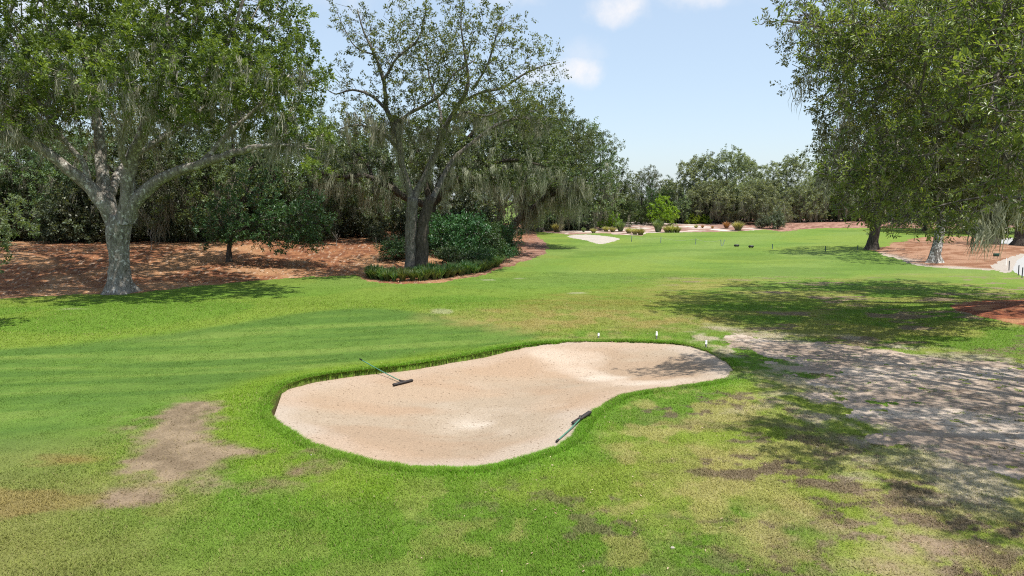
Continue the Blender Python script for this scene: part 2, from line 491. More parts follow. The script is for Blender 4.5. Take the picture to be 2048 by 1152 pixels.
def bark_mat(name, a, b, spot=None, spot_at=.58, scale=1.0):
    m, nt, N = new_mat(name); L = nt.links.new
    out = N('ShaderNodeOutputMaterial'); bs = N('ShaderNodeBsdfPrincipled'); bs.inputs['Roughness'].default_value = .9; bs.inputs['Specular IOR Level'].default_value = .15
    tc = N('ShaderNodeTexCoord'); mp = N('ShaderNodeMapping'); mp.inputs['Scale'].default_value = (scale, scale, scale * .3)
    L(tc.outputs['Object'], mp.inputs['Vector'])
    n = N('ShaderNodeTexNoise', Scale=9.0, Detail=6.0, Roughness=.7); L(mp.outputs[0], n.inputs['Vector'])
    vo = N('ShaderNodeTexVoronoi', Scale=14.0, feature='DISTANCE_TO_EDGE'); L(mp.outputs[0], vo.inputs['Vector'])
    mr = N('ShaderNodeMapRange'); mr.inputs[1].default_value = .32; mr.inputs[2].default_value = .66; L(n.outputs['Fac'], mr.inputs[0])
    mx = N('ShaderNodeMix', data_type='RGBA'); mx.inputs['A'].default_value = (*a, 1); mx.inputs['B'].default_value = (*b, 1); L(mr.outputs[0], mx.inputs['Factor'])
    co = mx.outputs['Result']
    if spot:
        n2 = N('ShaderNodeTexNoise', Scale=5.5, Detail=5.0, Roughness=.6); L(tc.outputs['Object'], n2.inputs['Vector'])
        m2 = N('ShaderNodeMapRange'); m2.inputs[1].default_value = spot_at; m2.inputs[2].default_value = spot_at + .05; L(n2.outputs['Fac'], m2.inputs[0])
        mx2 = N('ShaderNodeMix', data_type='RGBA'); mx2.inputs['B'].default_value = (*spot, 1); L(co, mx2.inputs['A']); L(m2.outputs[0], mx2.inputs['Factor']); co = mx2.outputs['Result']
    L(co, bs.inputs['Base Color'])
    ad = N('ShaderNodeMath', operation='MULTIPLY_ADD'); ad.inputs[1].default_value = 1.2; L(vo.outputs['Distance'], ad.inputs[0]); L(n.outputs['Fac'], ad.inputs[2])
    bp = N('ShaderNodeBump', Strength=.8, Distance=.06); L(ad.outputs[0], bp.inputs['Height']); L(bp.outputs[0], bs.inputs['Normal'])
    L(bs.outputs[0], out.inputs[0])
    return m


def plain_mat(name, c, rough=.6, spec=.4, var=.15, scale=30.0):
    m, nt, N = new_mat(name); L = nt.links.new
    out = N('ShaderNodeOutputMaterial'); bs = N('ShaderNodeBsdfPrincipled'); bs.inputs['Roughness'].default_value = rough; bs.inputs['Specular IOR Level'].default_value = spec
    tc = N('ShaderNodeTexCoord'); n = N('ShaderNodeTexNoise', Scale=scale, Detail=4.0); L(tc.outputs['Object'], n.inputs['Vector'])
    mx = N('ShaderNodeMix', data_type='RGBA'); mx.inputs['A'].default_value = (*[k * (1 - var) for k in c], 1); mx.inputs['B'].default_value = (*[min(1, k * (1 + var)) for k in c], 1)
    L(n.outputs['Fac'], mx.inputs['Factor']); L(mx.outputs['Result'], bs.inputs['Base Color']); L(bs.outputs[0], out.inputs[0])
    return m


def blade_mat(name):
    m, nt, N = new_mat(name); L = nt.links.new
    out = N('ShaderNodeOutputMaterial'); at_ = N('ShaderNodeAttribute', attribute_name="albedo")
    bs = N('ShaderNodeBsdfPrincipled'); bs.inputs['Roughness'].default_value = .6; bs.inputs['Specular IOR Level'].default_value = .2
    tr = N('ShaderNodeBsdfTranslucent'); ms = N('ShaderNodeMixShader', Fac=.4)
    L(at_.outputs['Color'], bs.inputs['Base Color']); L(at_.outputs['Color'], tr.inputs['Color'])
    L(bs.outputs[0], ms.inputs[1]); L(tr.outputs[0], ms.inputs[2]); L(ms.outputs[0], out.inputs[0])
    return m


M = dict(
    lawn=ground_mat('turf', 26, .62, 1.38, .55, 45, .05),
    straw=ground_mat('pine_straw', 18, .55, 1.45, .9, 16, .10, stretch=(1, 1.8, 1)),
    sand=ground_mat('bunker_sand', 34, .72, 1.26, .6, 26, .04, speck=(15, .64, (.17, .12, .08))),
    waste=ground_mat('waste_sand', 8, .8, 1.2, .4, 6, .1),
    bare=ground_mat('worn_sand', 30, .75, 1.2, .5, 22, .05, speck=(9, .66, (.17, .125, .09))),
    path=ground_mat('concrete', 20, .93, 1.07, .1, 40, .01),
    blade=blade_mat('grass_blade'),
    oak_leaf=leaf_mat('oak_leaf', (.030, .054, .014), (.205, .262, .060), .36),
    sparse_leaf=leaf_mat('grey_oak_leaf', (.038, .066, .022), (.195, .245, .085), .35),
    wood_leaf=leaf_mat('wood_leaf', (.028, .050, .022), (.170, .218, .100), .32, hue=.14),
    near_leaf=leaf_mat('near_oak_leaf', (.046, .074, .018), (.250, .290, .080), .40, gloss=.5, rough=.38),
    canopy_leaf=leaf_mat('canopy_leaf', (.034, .046, .018), (.185, .200, .078), .34, gloss=.4),
    shrub_leaf=leaf_mat('shrub_leaf', (.020, .052, .018), (.075, .145, .048), .25, gloss=.5, hue=.12),
    dark_leaf=leaf_mat('understory_leaf', (.036, .054, .030), (.165, .195, .115), .25, gloss=.6, hue=.16),
    lime_leaf=leaf_mat('lime_leaf', (.10, .20, .018), (.25, .36, .04), .45, hue=.08),
    pale_leaf=leaf_mat('pale_leaf', (.085, .125, .06), (.19, .245, .125), .35),
    cedar_leaf=leaf_mat('cedar_leaf', (.030, .072, .020), (.072, .135, .035), .28, hue=.2),
    pale_oak_leaf=leaf_mat('pale_oak_leaf', (.072, .096, .055), (.310, .350, .215), .34),
    grass_leaf=leaf_mat('tussock_blade', (.085, .145, .055), (.23, .29, .15), .35, hue=.05),
    gold_leaf=leaf_mat('golden_tussock_blade', (.22, .22, .09), (.46, .45, .24), .35),
    rust_leaf=leaf_mat('rusty_tussock_blade', (.26, .13, .06), (.42, .24, .12), .3),
    lily_leaf=leaf_mat('strappy_leaf', (.035, .10, .022), (.17, .23, .085), .3, gloss=.5, hue=.15),
    moss=leaf_mat('spanish_moss', (.21, .21, .15), (.46, .45, .34), .30, gloss=.05, hue=.1, tcol=(1.1, 1.1, .9)),
    bark=bark_mat('oak_bark', (.095, .08, .066), (.34, .31, .265), (.52, .50, .46), .56),
    bark_dark=bark_mat('dark_bark', (.032, .026, .021), (.12, .10, .082), (.22, .22, .19), .68),
    bark_twin=bark_mat('grey_bark', (.065, .055, .045), (.24, .22, .19), (.36, .35, .31), .64),
    bark_white=bark_mat('lichen_bark', (.10, .085, .07), (.26, .24, .21), (.52, .51, .47), .52),
    black=plain_mat('black_plastic', (.012, .012, .013), .45),
    white=plain_mat('white_paint', (.78, .78, .76), .5),
    green_pole=plain_mat('green_fibreglass', (.075, .21, .14), .35, .5),
    rubber=plain_mat('dark_rake_plastic', (.028, .022, .020), .6),
    sign=plain_mat('dark_green_paint', (.012, .05, .03), .4),
    rope=plain_mat('rope', (.42, .46, .30), .9, .1),
    stone=plain_mat('pale_stone', (.40, .36, .31), .9, .1, .25, 60),
    dead=leaf_mat('fallen_leaf', (.16, .085, .04), (.62, .47, .33), .15, hue=0),
)

# ------------------------------------------------------------------ ground sheets
ORG = np.array([0.0, -6.0])


def polar(r, th):
    R, T = np.meshgrid(r, th, indexing='ij')
    return (ORG[0] + R * np.sin(T)).ravel(), (ORG[1] + R * np.cos(T)).ravel()


def geo(a, b, q):
    return a * np.exp(np.arange(0, math.log(b / a), q))


r_ = np.concatenate([[0.02], geo(1, 12, .03), geo(12, 48, .0036), geo(48, 150, .0075), geo(150, 5200, .09), [5200]])
th_f = np.radians(np.arange(-46, 46.001, .085))
th_ = np.concatenate([np.radians(np.arange(-180, -46.5, 2.5)), th_f, np.radians(np.arange(48.5, 180.1, 2.5))])
th_[0] = -pi; th_[-1] = pi
gx, gy = polar(r_, th_)
nr_, nt_ = len(r_), len(th_)
sdb = bsd(gx, gy)
sdw = sdist(gx, gy, Z_WOODS, 40)
gz = terrain(gx, gy) + lawn_lip(gx, gy, sdb)
lawn_fuzz = (fbm(gx / 0.5, gy / 0.5, 201, 3) - .5) * .02
gz += lawn_fuzz
ii, jj = np.meshgrid(np.arange(nr_ - 1), np.arange(nt_ - 1), indexing='ij')
quads = np.stack([ii * nt_ + jj, ii * nt_ + jj + 1, (ii + 1) * nt_ + jj + 1, (ii + 1) * nt_ + jj], -1).reshape(-1, 4)
fx = gx[quads].mean(1); fy = gy[quads].mean(1)


def zone(poly, rough, seed, sc=.8, margin=6):
    s = sdist(fx, fy, poly, margin)
    return s + (fbm(fx / sc, fy / sc, seed, 4) - .5) * rough > 0


zid = np.zeros(len(quads), int)
zid[zone(Z_WASTE, 1.6, 211, 1.5)] = 3
zid[zone(Z_WOODS, 0.9, 213)] = 1
zid[zone(Z_FAR, 1.6, 215, 1.5)] = 6
zid[zone(Z_BED, 1.0, 217)] = 4
zid[zone(Z_RING, .5, 219, .5)] = 7
zid[zone(Z_BARE, 2.4, 221, .7) & ((fbm(fx / .45, fy / .25, 223, 4, .6) < .71) | (sdist(fx, fy, Z_BARE, 6) > 4.9))] = 8
zid[zone(Z_APRON, .6, 225)] = 9
zid[zone(Z_PATH, .02, 227, .5)] = 5
zid[zone(Z_PATH2, .02, 229, .5)] = 5
zid[zone(Z_BUNK2, .5, 231, .6)] = 2
# drop turf faces wholly beneath the bunker sand
fsd = sdb[quads].min(1)
keep = fsd < 0.30


def ground_part(name, ids, colf, mat, dz=0.0, smooth=True):
    q = quads[np.isin(zid, ids) & keep]
    u, inv = np.unique(q, return_inverse=True)
    x, y = gx[u], gy[u]
    v = np.stack([x, y, gz[u] + dz], -1)
    o = mesh_np(name, v, inv.reshape(-1, 4), mat, col=np.clip(colf(x, y, u), 0, .9), smooth=smooth)
    return tag(o, kind='structure')


def woods_col(x, y, u):
    c = straw_albedo(x, y)
    l = lane_albedo(x, y)
    m = sst(-4, 1.5, x + (45 - y) * .10)[:, None]
    return c * (1 - m) + l * m


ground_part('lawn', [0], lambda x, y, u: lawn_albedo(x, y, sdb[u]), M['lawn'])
ground_part('woodland_floor', [1], woods_col, M['straw'])
ground_part('far_sand_bunker', [2], lambda x, y, u: np.tile([[.37, .33, .285]], (len(x), 1)) * (.9 + .2 * fbm(x, y, 7, 3))[:, None], M['waste'])
ground_part('sandy_bed', [3], lambda x, y, u: waste_albedo(x, y), M['waste'])
ground_part('pine_straw_bed', [4], lambda x, y, u: bed_albedo(x, y), M['straw'])
ground_part('cart_path', [5], lambda x, y, u: np.tile([[.34, .335, .325]], (len(x), 1)), M['path'])
ground_part('far_straw_bed', [6], lambda x, y, u: lane_albedo(x, y) * 1.15, M['straw'])
ground_part('mulch_ring', [7], lambda x, y, u: mulch_albedo(x, y), M['straw'])
ground_part('worn_sandy_ground', [8], lambda x, y, u: bare_albedo(x, y), M['bare'])
ground_part('sandy_verge', [9], lambda x, y, u: np.tile([[.35, .305, .26]], (len(x), 1)), M['bare'])

# bunker sand: its own sheet, tucked under the turf lip
bx, by = polar(geo(16, 31, .0028), np.radians(np.arange(-14, 21, .10)))
nb_t = len(np.arange(-14, 21, .10)); nb_r = len(geo(16, 31, .0028))
sb = sdist(bx, by, BUNKER, 9)
bz = sand_z(bx, by, sb)
i2, j2 = np.meshgrid(np.arange(nb_r - 1), np.arange(nb_t - 1), indexing='ij')
bq = np.stack([i2 * nb_t + j2, i2 * nb_t + j2 + 1, (i2 + 1) * nb_t + j2 + 1, (i2 + 1) * nb_t + j2], -1).reshape(-1, 4)
bq = bq[sb[bq].max(1) > -0.12]
u, inv = np.unique(bq, return_inverse=True)
tag(mesh_np('sand_bunker', np.stack([bx[u], by[u], bz[u]], -1), inv.reshape(-1, 4), M['sand'], col=np.clip(sand_albedo(bx[u], by[u]), 0, .9), smooth=True), kind='structure')

# ------------------------------------------------------------------ grass blades
def grass():
    n = 1150000
    r = 6.5 * np.exp(RNG.random(n) * math.log(44 / 6.5)); t = np.radians(-42 + 84 * RNG.random(n))
    x = r * np.sin(t); y = r * np.cos(t)
    # extra tufts along the bunker lip
    k = 45000
    seg = RNG.integers(0, len(BUNKER), k); tt = RNG.random(k)[:, None]
    e = BUNKER[(seg + 1) % len(BUNKER)] - BUNKER[seg]
    p = BUNKER[seg] + e * tt
    nrm = np.stack([e[:, 1], -e[:, 0]], -1); nrm /= np.linalg.norm(nrm, axis=1)[:, None] + 1e-9
    s0 = sdist(p[:, 0] + nrm[:, 0] * .05, p[:, 1] + nrm[:, 1] * .05, BUNKER, 2)
    nrm *= np.where(s0 > 0, -1, 1)[:, None]                     # outward
    off = RNG.random(k) ** 1.6 * .26 - .02
    p = p + nrm * off[:, None]
    x = np.concatenate([x, p[:, 0]]); y = np.concatenate([y, p[:, 1]])
    edge = np.concatenate([np.zeros(n, bool), np.ones(k, bool)])
    out = np.concatenate([np.zeros((n, 2)), -nrm])              # lean over the edge
    s = bsd(x, y)
    bare = sdist(x, y, Z_BARE, 6) + (fbm(x / .7, y / .7, 221, 4) - .5) * 2.4
    inbare = (bare > 0) & (fbm(x / .45, y / .25, 223, 4, .6) < .71)
    wood = sdist(x, y, Z_WOODS, 3) > -.1
    ring = sdist(x, y, Z_RING, 3) > -.05
    fair = sst(-.8, .6, sdist(x, y, FAIRWAY, 6)) + sst(29, 34, y)
    dirt = np.maximum(sst(-.45, .35, sdist(x, y, DIRT_L, 4) + (fbm(x / .6, y / .5, 101, 5, .6) - .5) * 1.7), sst(-.3, .3, sdist(x, y, DIRT_R, 4)) * .75)
    fringe = sst(-2.2, -.2, sdist(x, y, Z_BARE, 6)) * .5
    keep_ = (s < .03) & ~wood & ~ring & (RNG.random(len(x)) > dirt * .93) & (RNG.random(len(x)) > fringe) & (~inbare | (RNG.random(len(x)) < .03))
    x, y, edge, out, s, fair = x[keep_], y[keep_], edge[keep_], out[keep_], s[keep_], fair[keep_]
    n = len(x); d = np.hypot(x, y)
    z = terrain(x, y) + lawn_lip(x, y, s) - .004
    rough = 1 - np.clip(fair, 0, 1)
    lush = np.exp(-(np.clip(-s, 0, 9) / .45) ** 2) * (.25 + 1.1 * fbm(x / .5, y / .5, 303, 3)) * (1 - .75 * sst(-.5, 1.5, x) * sst(0, 3, y - BC[1]))
    h = (.019 + .021 * rough + .020 * lush) * (.6 + .8 * RNG.random(n)) * (.7 + .6 * fbm(x / .35, y / .35, 301, 2))
    h = np.where(edge, h * 1.0 + .016 * RNG.random(n) * (1 - .8 * sst(-.5, 1.5, x) * sst(0, 3, y - BC[1])), h) * (1 + .012 * np.clip(d - 12, 0, 30))
    w = (.0042 + .00028 * d) * (.7 + .6 * RNG.random(n))
    a = RNG.random(n) * 2 * pi
    lean = .75 * h
    dx = np.cos(a) * lean; dy = np.sin(a) * lean
    dx = np.where(edge, dx * .5 + out[:, 0] * h * 1.0 * (s > -.14), dx); dy = np.where(edge, dy * .5 + out[:, 1] * h * 1.0 * (s > -.14), dy)
    z2 = z + np.where(edge & (s > -.10), h * .45, h * .8)
    b = a + pi / 2 + (RNG.random(n) - .5)
    wx = np.cos(b) * w; wy = np.sin(b) * w
    v = np.empty((n, 3, 3), np.float32)
    v[:, 0] = np.stack([x - wx, y - wy, z], -1); v[:, 1] = np.stack([x + wx, y + wy, z], -1)
    v[:, 2] = np.stack([x + dx, y + dy, z2], -1)
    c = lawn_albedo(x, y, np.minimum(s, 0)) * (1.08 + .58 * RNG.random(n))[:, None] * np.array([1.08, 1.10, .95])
    c = mixc(c, (.34, .29, .13), (RNG.random(n) < .05) * .7 * rough)
    c = mixc(c, (.16, .10, .05), (edge & (s > -.05) & (RNG.random(n) < .45)) * .85 * (y > BC[1] - 1))
    o = mesh_np('grass_blades', v.reshape(-1, 3), np.arange(n * 3).reshape(-1, 3), M['blade'], col=np.repeat(np.clip(c, 0, .8), 3, 0))
    tag(o, 'short green and straw-tipped grass covering the lawn around the sand bunker', 'grass', kind='stuff')


grass()


# ------------------------------------------------------------------ foliage
def norm(a):
    return a / (np.linalg.norm(a, axis=-1, keepdims=True) + 1e-9)


def leaves_np(p, axis, nrm, ln, wd, fold=False, droop=.12):
    """leaf outlines: rhombic (4 points) or a folded lance (6 points)"""
    n = len(p)
    axis = norm(axis); side = norm(np.cross(axis, nrm)); nn = np.cross(side, axis)
    ln = ln[:, None]; wd = wd[:, None]
    if not fold:
        v = np.stack([p, p + axis * ln * .5 + side * wd * .5, p + axis * ln - nn * ln * droop, p + axis * ln * .5 - side * wd * .5], 1)
        f = np.arange(n * 4).reshape(-1, 4)
        return v.reshape(-1, 3), f, 4
    v = np.stack([p, p + axis * ln * .30 + side * wd * .42 + nn * wd * .12, p + axis * ln * .68 + side * wd * .44 + nn * wd * .10, p + axis * ln - nn * ln * droop,
                  p + axis * ln * .68 - side * wd * .44 + nn * wd * .10, p + axis * ln * .30 - side * wd * .42 + nn * wd * .12], 1)
    b = np.arange(n)[:, None] * 6
    f = np.concatenate([b + np.array([[0, 1, 2, 3]]), b + np.array([[0, 3, 4, 5]])])
    return v.reshape(-1, 3), f, 6


def sprigs(cent, outd, R, per, nleaf, ln, wd, rng, up=.35, spread=.75, fold=False, twigs=None, dens=None):
    """leafy sprigs thrown out from each clump centre; returns leaf vertices, faces, tone"""
    k = len(cent)
    c = np.repeat(cent, per, 0); od = np.repeat(outd, per, 0); Rr = np.repeat(R, per)
    m = len(c)
    d = norm(od * .7 + rng.normal(0, spread, (m, 3)) + np.array([0, 0, up]))
    b = c + rng.normal(0, .30, (m, 3)) * Rr[:, None]
    L = Rr * rng.uniform(.5, 1.15, m)
    tn = np.repeat(rng.random(k) ** 1.3, per) * .55 + rng.random(m) * .22
    if twigs is not None:
        for q in range(m):
            twigs.tube([c[q] * .5 + b[q] * .5, b[q], b[q] + d[q] * L[q] * .55, b[q] + d[q] * L[q]], [.009, .008, .006, .003], 3, cap=False)
    t = rng.uniform(.08, 1.0, (m, nleaf)) ** .8
    p = b[:, None] + d[:, None] * (L[:, None] * t)[..., None]
    rad = rng.normal(0, 1, (m, nleaf, 3))
    rad -= (rad * d[:, None]).sum(-1, keepdims=True) * d[:, None]
    rad = norm(rad)
    p = p + rad * (Rr[:, None, None] * .10) * rng.random((m, nleaf, 1))
    ax = norm(d[:, None] * .55 + rad * .9 + np.array([0, 0, .05]))
    nn = norm(np.array([0, 0, 1.0]) + rng.normal(0, .55, (m, nleaf, 3)) + rad * .25)
    s = rng.uniform(.65, 1.25, (m, nleaf))
    v, f, kk = leaves_np(p.reshape(-1, 3), ax.reshape(-1, 3), nn.reshape(-1, 3), (s * ln).ravel(), (s * wd).ravel(), fold)
    tone = np.clip(tn[:, None] + rng.random((m, nleaf)) * .30, 0, 1).ravel()
    return v, f, np.repeat(tone, kk)


def moss_mesh(pts, L, rng, strips=12, w=.03, spread=.16, name='hanging_moss', parent=None, seg=5):
    n = len(pts)
    c = np.repeat(pts, strips, 0); m = len(c)
    LL = np.repeat(L, strips) * rng.uniform(.35, 1.0, m)
    p0 = c + rng.normal(0, spread, (m, 3)) * np.array([1, 1, .3])
    drift = np.cumsum(rng.normal(0, .04, (m, seg + 1, 3)) * np.array([1, 1, 0]), 1)
    tt = np.linspace(0, 1, seg + 1)
    curl = np.repeat(np.cumsum(rng.normal(0, .055, (n, seg + 1, 3)) * np.array([1, 1, 0]), 1), strips, 0)
    # strands draw together towards the tip
    cen = p0[:, None] * (1 - .35 * tt)[None, :, None] + c[:, None] * (.35 * tt)[None, :, None]
    cl = cen + (drift + curl) * LL[:, None, None] ** .5
    cl[..., 2] = p0[:, None, 2] - LL[:, None] * tt[None]
    a = rng.random(m) * 2 * pi
    wv = np.stack([np.cos(a), np.sin(a), np.zeros(m)], -1)
    prof = np.array([.5, 1, .95, .75, .5, .08])[:seg + 1] if seg == 5 else np.linspace(1, .1, seg + 1)
    ww = w * rng.uniform(.6, 1.4, m)[:, None] * prof[None] * rng.uniform(.55, 1.3, (m, seg + 1))
    v = np.stack([cl - wv[:, None] * ww[..., None] * .5, cl + wv[:, None] * ww[..., None] * .5], 2)
    base = np.arange(m)[:, None] * (seg + 1) * 2; s_ = np.arange(seg)[None] * 2
    i = base + s_
    f = np.stack([i, i + 1, i + 3, i + 2], -1).reshape(-1, 4)
    tone = np.repeat(np.repeat(rng.random(n), strips) * .5 + rng.random(m) * .5, (seg + 1) * 2)
    return mesh_np(name, v.reshape(-1, 3), f, M['moss'], v=tone, parent=parent)


def spline(pts, rad, step, jit, rng):
    pts = np.asarray(pts, float); rad = np.asarray(rad, float)
    e = np.vstack([2 * pts[0] - pts[1], pts, 2 * pts[-1] - pts[-2]])
    o = []; rr = []
    for i in range(len(pts) - 1):
        p0, p1, p2, p3 = e[i], e[i + 1], e[i + 2], e[i + 3]
        k = max(2, int(np.linalg.norm(p2 - p1) / step))
        for j in range(k):
            t = j / k
            o.append(.5 * (2 * p1 + (p2 - p0) * t + (2 * p0 - 5 * p1 + 4 * p2 - p3) * t * t + (-p0 + 3 * p1 - 3 * p2 + p3) * t ** 3))
            rr.append(rad[i] * (1 - t) + rad[i + 1] * t)
    o.append(pts[-1]); rr.append(rad[-1])
    o = np.array(o); rr = np.array(rr)
    o[1:] += rng.normal(0, 1, o[1:].shape) * jit * rr[1:, None]
    return o, rr


def sample_lobes(lobes, spacing, rng, shell=.45, limit=2000):
    """clump centres in ellipsoids (cx,cy,cz,rx,ry,rz[,density])"""
    out = np.empty((0, 3)); od = []
    for lb in lobes:
        c = np.array(lb[:3]); r = np.array(lb[3:6]); de = lb[6] if len(lb) > 6 else 1.0
        sp_ = spacing / de ** (1 / 3)
        n = int(min(500, 4.2 * r[0] * r[1] * r[2] / sp_ ** 3 * 1.6)) + 4
        d = norm(rng.normal(0, 1, (n, 3))); q = rng.random(n) ** shell
        q *= 1 + .25 * (fbm(d[:, 0] * 2 + c[0], d[:, 1] * 2 + d[:, 2] * 3, int(abs(c[0] * 10)) % 997, 2) - .5) * 2
        pts = c + d * q[:, None] * r
        for p, dd in zip(pts, d):
            if len(out) and (np.sum((out - p) ** 2, 1).min() < sp_ ** 2): continue
            out = np.vstack([out, p]); od.append(dd)
            if len(out) >= limit: return out, np.array(od)
    return out, np.array(od)


def build_tree(name, base, limbs, lobes, spec, rng, label=None, cat='tree', group=None, floor=None):
    """limbs[0] is the trunk: each (points, radii), world space; a thing > trunk, limb.., branches, crown, hanging_moss"""
    S_ = dict(spacing=.8, shell=.45, per=5, nleaf=20, ln=.13, wd=.055, leaf='oak_leaf', bark='bark', gnarl=.10, tip=.012, moss=0, moss_len=1.2, moss_z=(0, 99),
              R=.55, roots=True, fold=False, twigs=False, up=.35, moss_w=.03, moss_strips=12, limb_parts=True, pipe=.43, limit=2000, sides=5)
    S_.update(spec)
    base = np.asarray(base, float)
    root = empty(name, base, label, cat, group)
    nodes = []; par = []; ndir = []; plen = []; nrad = []; hand = []
    limb_tubes = []
    for li, (pts, rad) in enumerate(limbs):
        p, r = spline(pts, rad, .35 if li else .25, .10 if li else .03, rng)
        limb_tubes.append((p, r))
        n0 = len(nodes)
        t = norm(np.gradient(p, axis=0))
        if li == 0:
            pr = -1; l0 = 0
        else:
            dd = np.sum((np.array(nodes) - p[0]) ** 2, 1); pr = int(dd.argmin()); l0 = plen[pr]
        for i in range(len(p)):
            nodes.append(p[i]); par.append(pr if i == 0 else len(nodes) - 2); ndir.append(t[i]); nrad.append(r[i]); hand.append(li)
            plen.append(l0 + (np.linalg.norm(p[i] - p[max(i - 1, 0)]))); l0 = plen[-1]
    clumps, od = sample_lobes(lobes, S_['spacing'], rng, S_['shell'], S_['limit'])
    if floor is not None and len(clumps):
        k = clumps[:, 2] > floor; clumps = clumps[k]; od = od[k]
    nh = len(nodes)
    cap = nh + len(clumps) * 14
    NP = np.zeros((cap, 3)); ND = np.zeros((cap, 3)); NL = np.zeros(cap); PA = np.full(cap, -1)
    NP[:nh] = nodes; ND[:nh] = ndir; NL[:nh] = plen; PA[:nh] = par
    pen = np.zeros(cap); pen[:len(limb_tubes[0][0])] = 2.5      # avoid sprouting off the bole
    n = nh
    order = np.argsort(np.array([np.min(np.sum((NP[:nh] - c) ** 2, 1)) for c in clumps])) if len(clumps) else []
    paths = []; tips = []
    for ci in order:
        c = clumps[ci]
        dv = c - NP[:n]; dist = np.sqrt((dv ** 2).sum(1)) + 1e-6
        cosang = (dv * ND[:n]).sum(1) / dist
        cost = dist * (1.15 - .45 * cosang) + .22 * NL[:n] + pen[:n]
        j = int(cost.argmin()); D = dist[j]
        k = int(np.clip(D / .45, 2, 12))
        t = np.linspace(0, 1, k + 1)[1:, None]
        b0 = NP[j]; b1 = b0 + (ND[j] * .5 + np.array([0, 0, .12])) * D * .45; b2 = c
        q = (1 - t) ** 2 * b0 + 2 * t * (1 - t) * b1 + t * t * b2
        q[:-1] += rng.normal(0, 1, (k - 1, 3)) * S_['gnarl'] * min(D / k, .6) * 1.6 if k > 1 else 0
        seq = np.vstack([b0, q]); tg = norm(np.gradient(seq, axis=0))
        ids = [j]
        for a in range(k):
            NP[n] = q[a]; ND[n] = tg[a + 1]; PA[n] = ids[-1]; NL[n] = NL[ids[-1]] + D / k; ids.append(n); n += 1
        paths.append(ids); tips.append(n - 1)
    cnt = np.zeros(n)
    for t in tips: cnt[t] += 1
    for i in range(n - 1, -1, -1):
        if PA[i] >= 0: cnt[PA[i]] += cnt[i]
    rad = S_['tip'] * np.maximum(cnt, 1) ** S_['pipe']
    rad[:nh] = np.minimum(rad[:nh] + 9, np.array(nrad))
    # trunk and limbs
    for li, (p, r) in enumerate(limb_tubes):
        mb = MB(); k = 18 if li == 0 else 10
        th = np.arange(k) / k * 2 * pi
        rr = r[:, None] * (1 + .06 * rng.normal(0, 1, (len(r), k)))
        if li == 0 and S_['roots']:
            hgt = p[:, 2] - p[0, 2]; ph = rng.random() * 6
            rr = rr * (1 + (.55 + .35 * np.cos(5 * th + ph)[None] + .2 * np.cos(3 * th + 2 * ph)[None]) * np.exp(-np.clip(hgt, 0, 9) / .32)[:, None])
        p2 = p - base
        if li == 0: p2 = p2.copy(); p2[0, 2] -= .25
        mb.tube(p2, rr, k)
        mb.build('trunk' if li == 0 or (S_.get('twin') and li == 1) else 'limb', M[S_['bark'] if not (S_.get('twin') and li == 1) else 'bark_dark'], root)
    if paths:
        mb = MB()
        for ids in paths:
            r = rad[ids].copy(); r[0] = min(r[1] * 1.15, rad[ids[0]])
            k = 7 if r[1] > .07 else S_['sides'] if r[1] > .02 else 4
            mb.tube(NP[ids] - base, r, k, cap=False)
        mb.build('branches', M[S_['bark']], root)
        tw = MB() if S_['twigs'] else None
        out = norm(od + norm(clumps - clumps.mean(0)) * .5)
        R = np.full(len(clumps), S_['R']) * rng.uniform(.75, 1.25, len(clumps))
        v, f, tone = sprigs(clumps - base, out, R, S_['per'], S_['nleaf'], S_['ln'], S_['wd'], rng, S_['up'], fold=S_['fold'], twigs=tw)
        cr = mesh_np('crown', v, f, M[S_['leaf']], v=tone, parent=root)
        if tw: tw.build('twigs', M[S_['bark']], root)
    if S_.get('moss_at'):
        pts = np.array([q[0] for q in S_['moss_at']]) - base
        moss_mesh(pts, np.array([q[1] for q in S_['moss_at']]), rng, 42, .035, .10, parent=root)
    if S_['moss']:
        idx = np.arange(len(limb_tubes[0][0]), n)
        z = NP[idx, 2]; ok = idx[(z > S_['moss_z'][0]) & (z < S_['moss_z'][1])]
        if len(ok):
            zz = NP[ok, 2]
            wgt = np.exp(-(zz - S_['moss_z'][0]) / max(.1, (S_['moss_z'][1] - S_['moss_z'][0]) * .6)); wgt /= wgt.sum()
            pick = rng.choice(ok, S_['moss'], p=wgt)
            pts = NP[pick] - base + rng.normal(0, .12, (len(pick), 3))
            L = S_['moss_len'] * rng.uniform(.35, 1.25, len(pick))
            moss_mesh(pts, L, rng, S_['moss_strips'], S_['moss_w'], S_.get('moss_spread', .12), parent=root)
    return root


def px_limb(pts, base_d):
    """limb drawn on the sight lines: (u, v, depth offset, radius)"""
    p = np.array([at(u, v, base_d + dd) for u, v, dd, r in pts]); r = [q[3] for q in pts]
    return p, r


def px_lobes(L, base_d):
    o = []
    for u, v, dd, rx, rz, ry, *de in L:
        c = at(u, v, base_d + dd); k = (base_d + dd) / F
        o.append((c[0], c[1], c[2], rx * k, ry, rz * k, *(de or [1.0])))
    return o


def copy_tree(o, loc, rot=0, sc=1.0, label=None, group=None, scz=None):
    c = o.copy(); COL.objects.link(c)
    c.location = loc; c.rotation_euler = (0, 0, rot); c.scale = (sc, sc, scz or sc)
    if label: c['label'] = label
    if group: c['group'] = group
    for ch in o.children:
        d = ch.copy(); COL.objects.link(d); d.parent = c
        for g in ch.children:
            e = g.copy(); COL.objects.link(e); e.parent = d
    return c


def gpt(u, d, dx=0.0):
    x = (u - 1024) / F * d * 1.0
    # sight-line column u at distance d (camera pitch changes x by under one percent)
    z = ground_z(x, d)[0]
    for _ in range(3):
        v = 400 + (CAM_H - z) / d * F
        x = at(u, v, d)[0]
        z = ground_z(x, d)[0]
    return np.array([x, d, z])


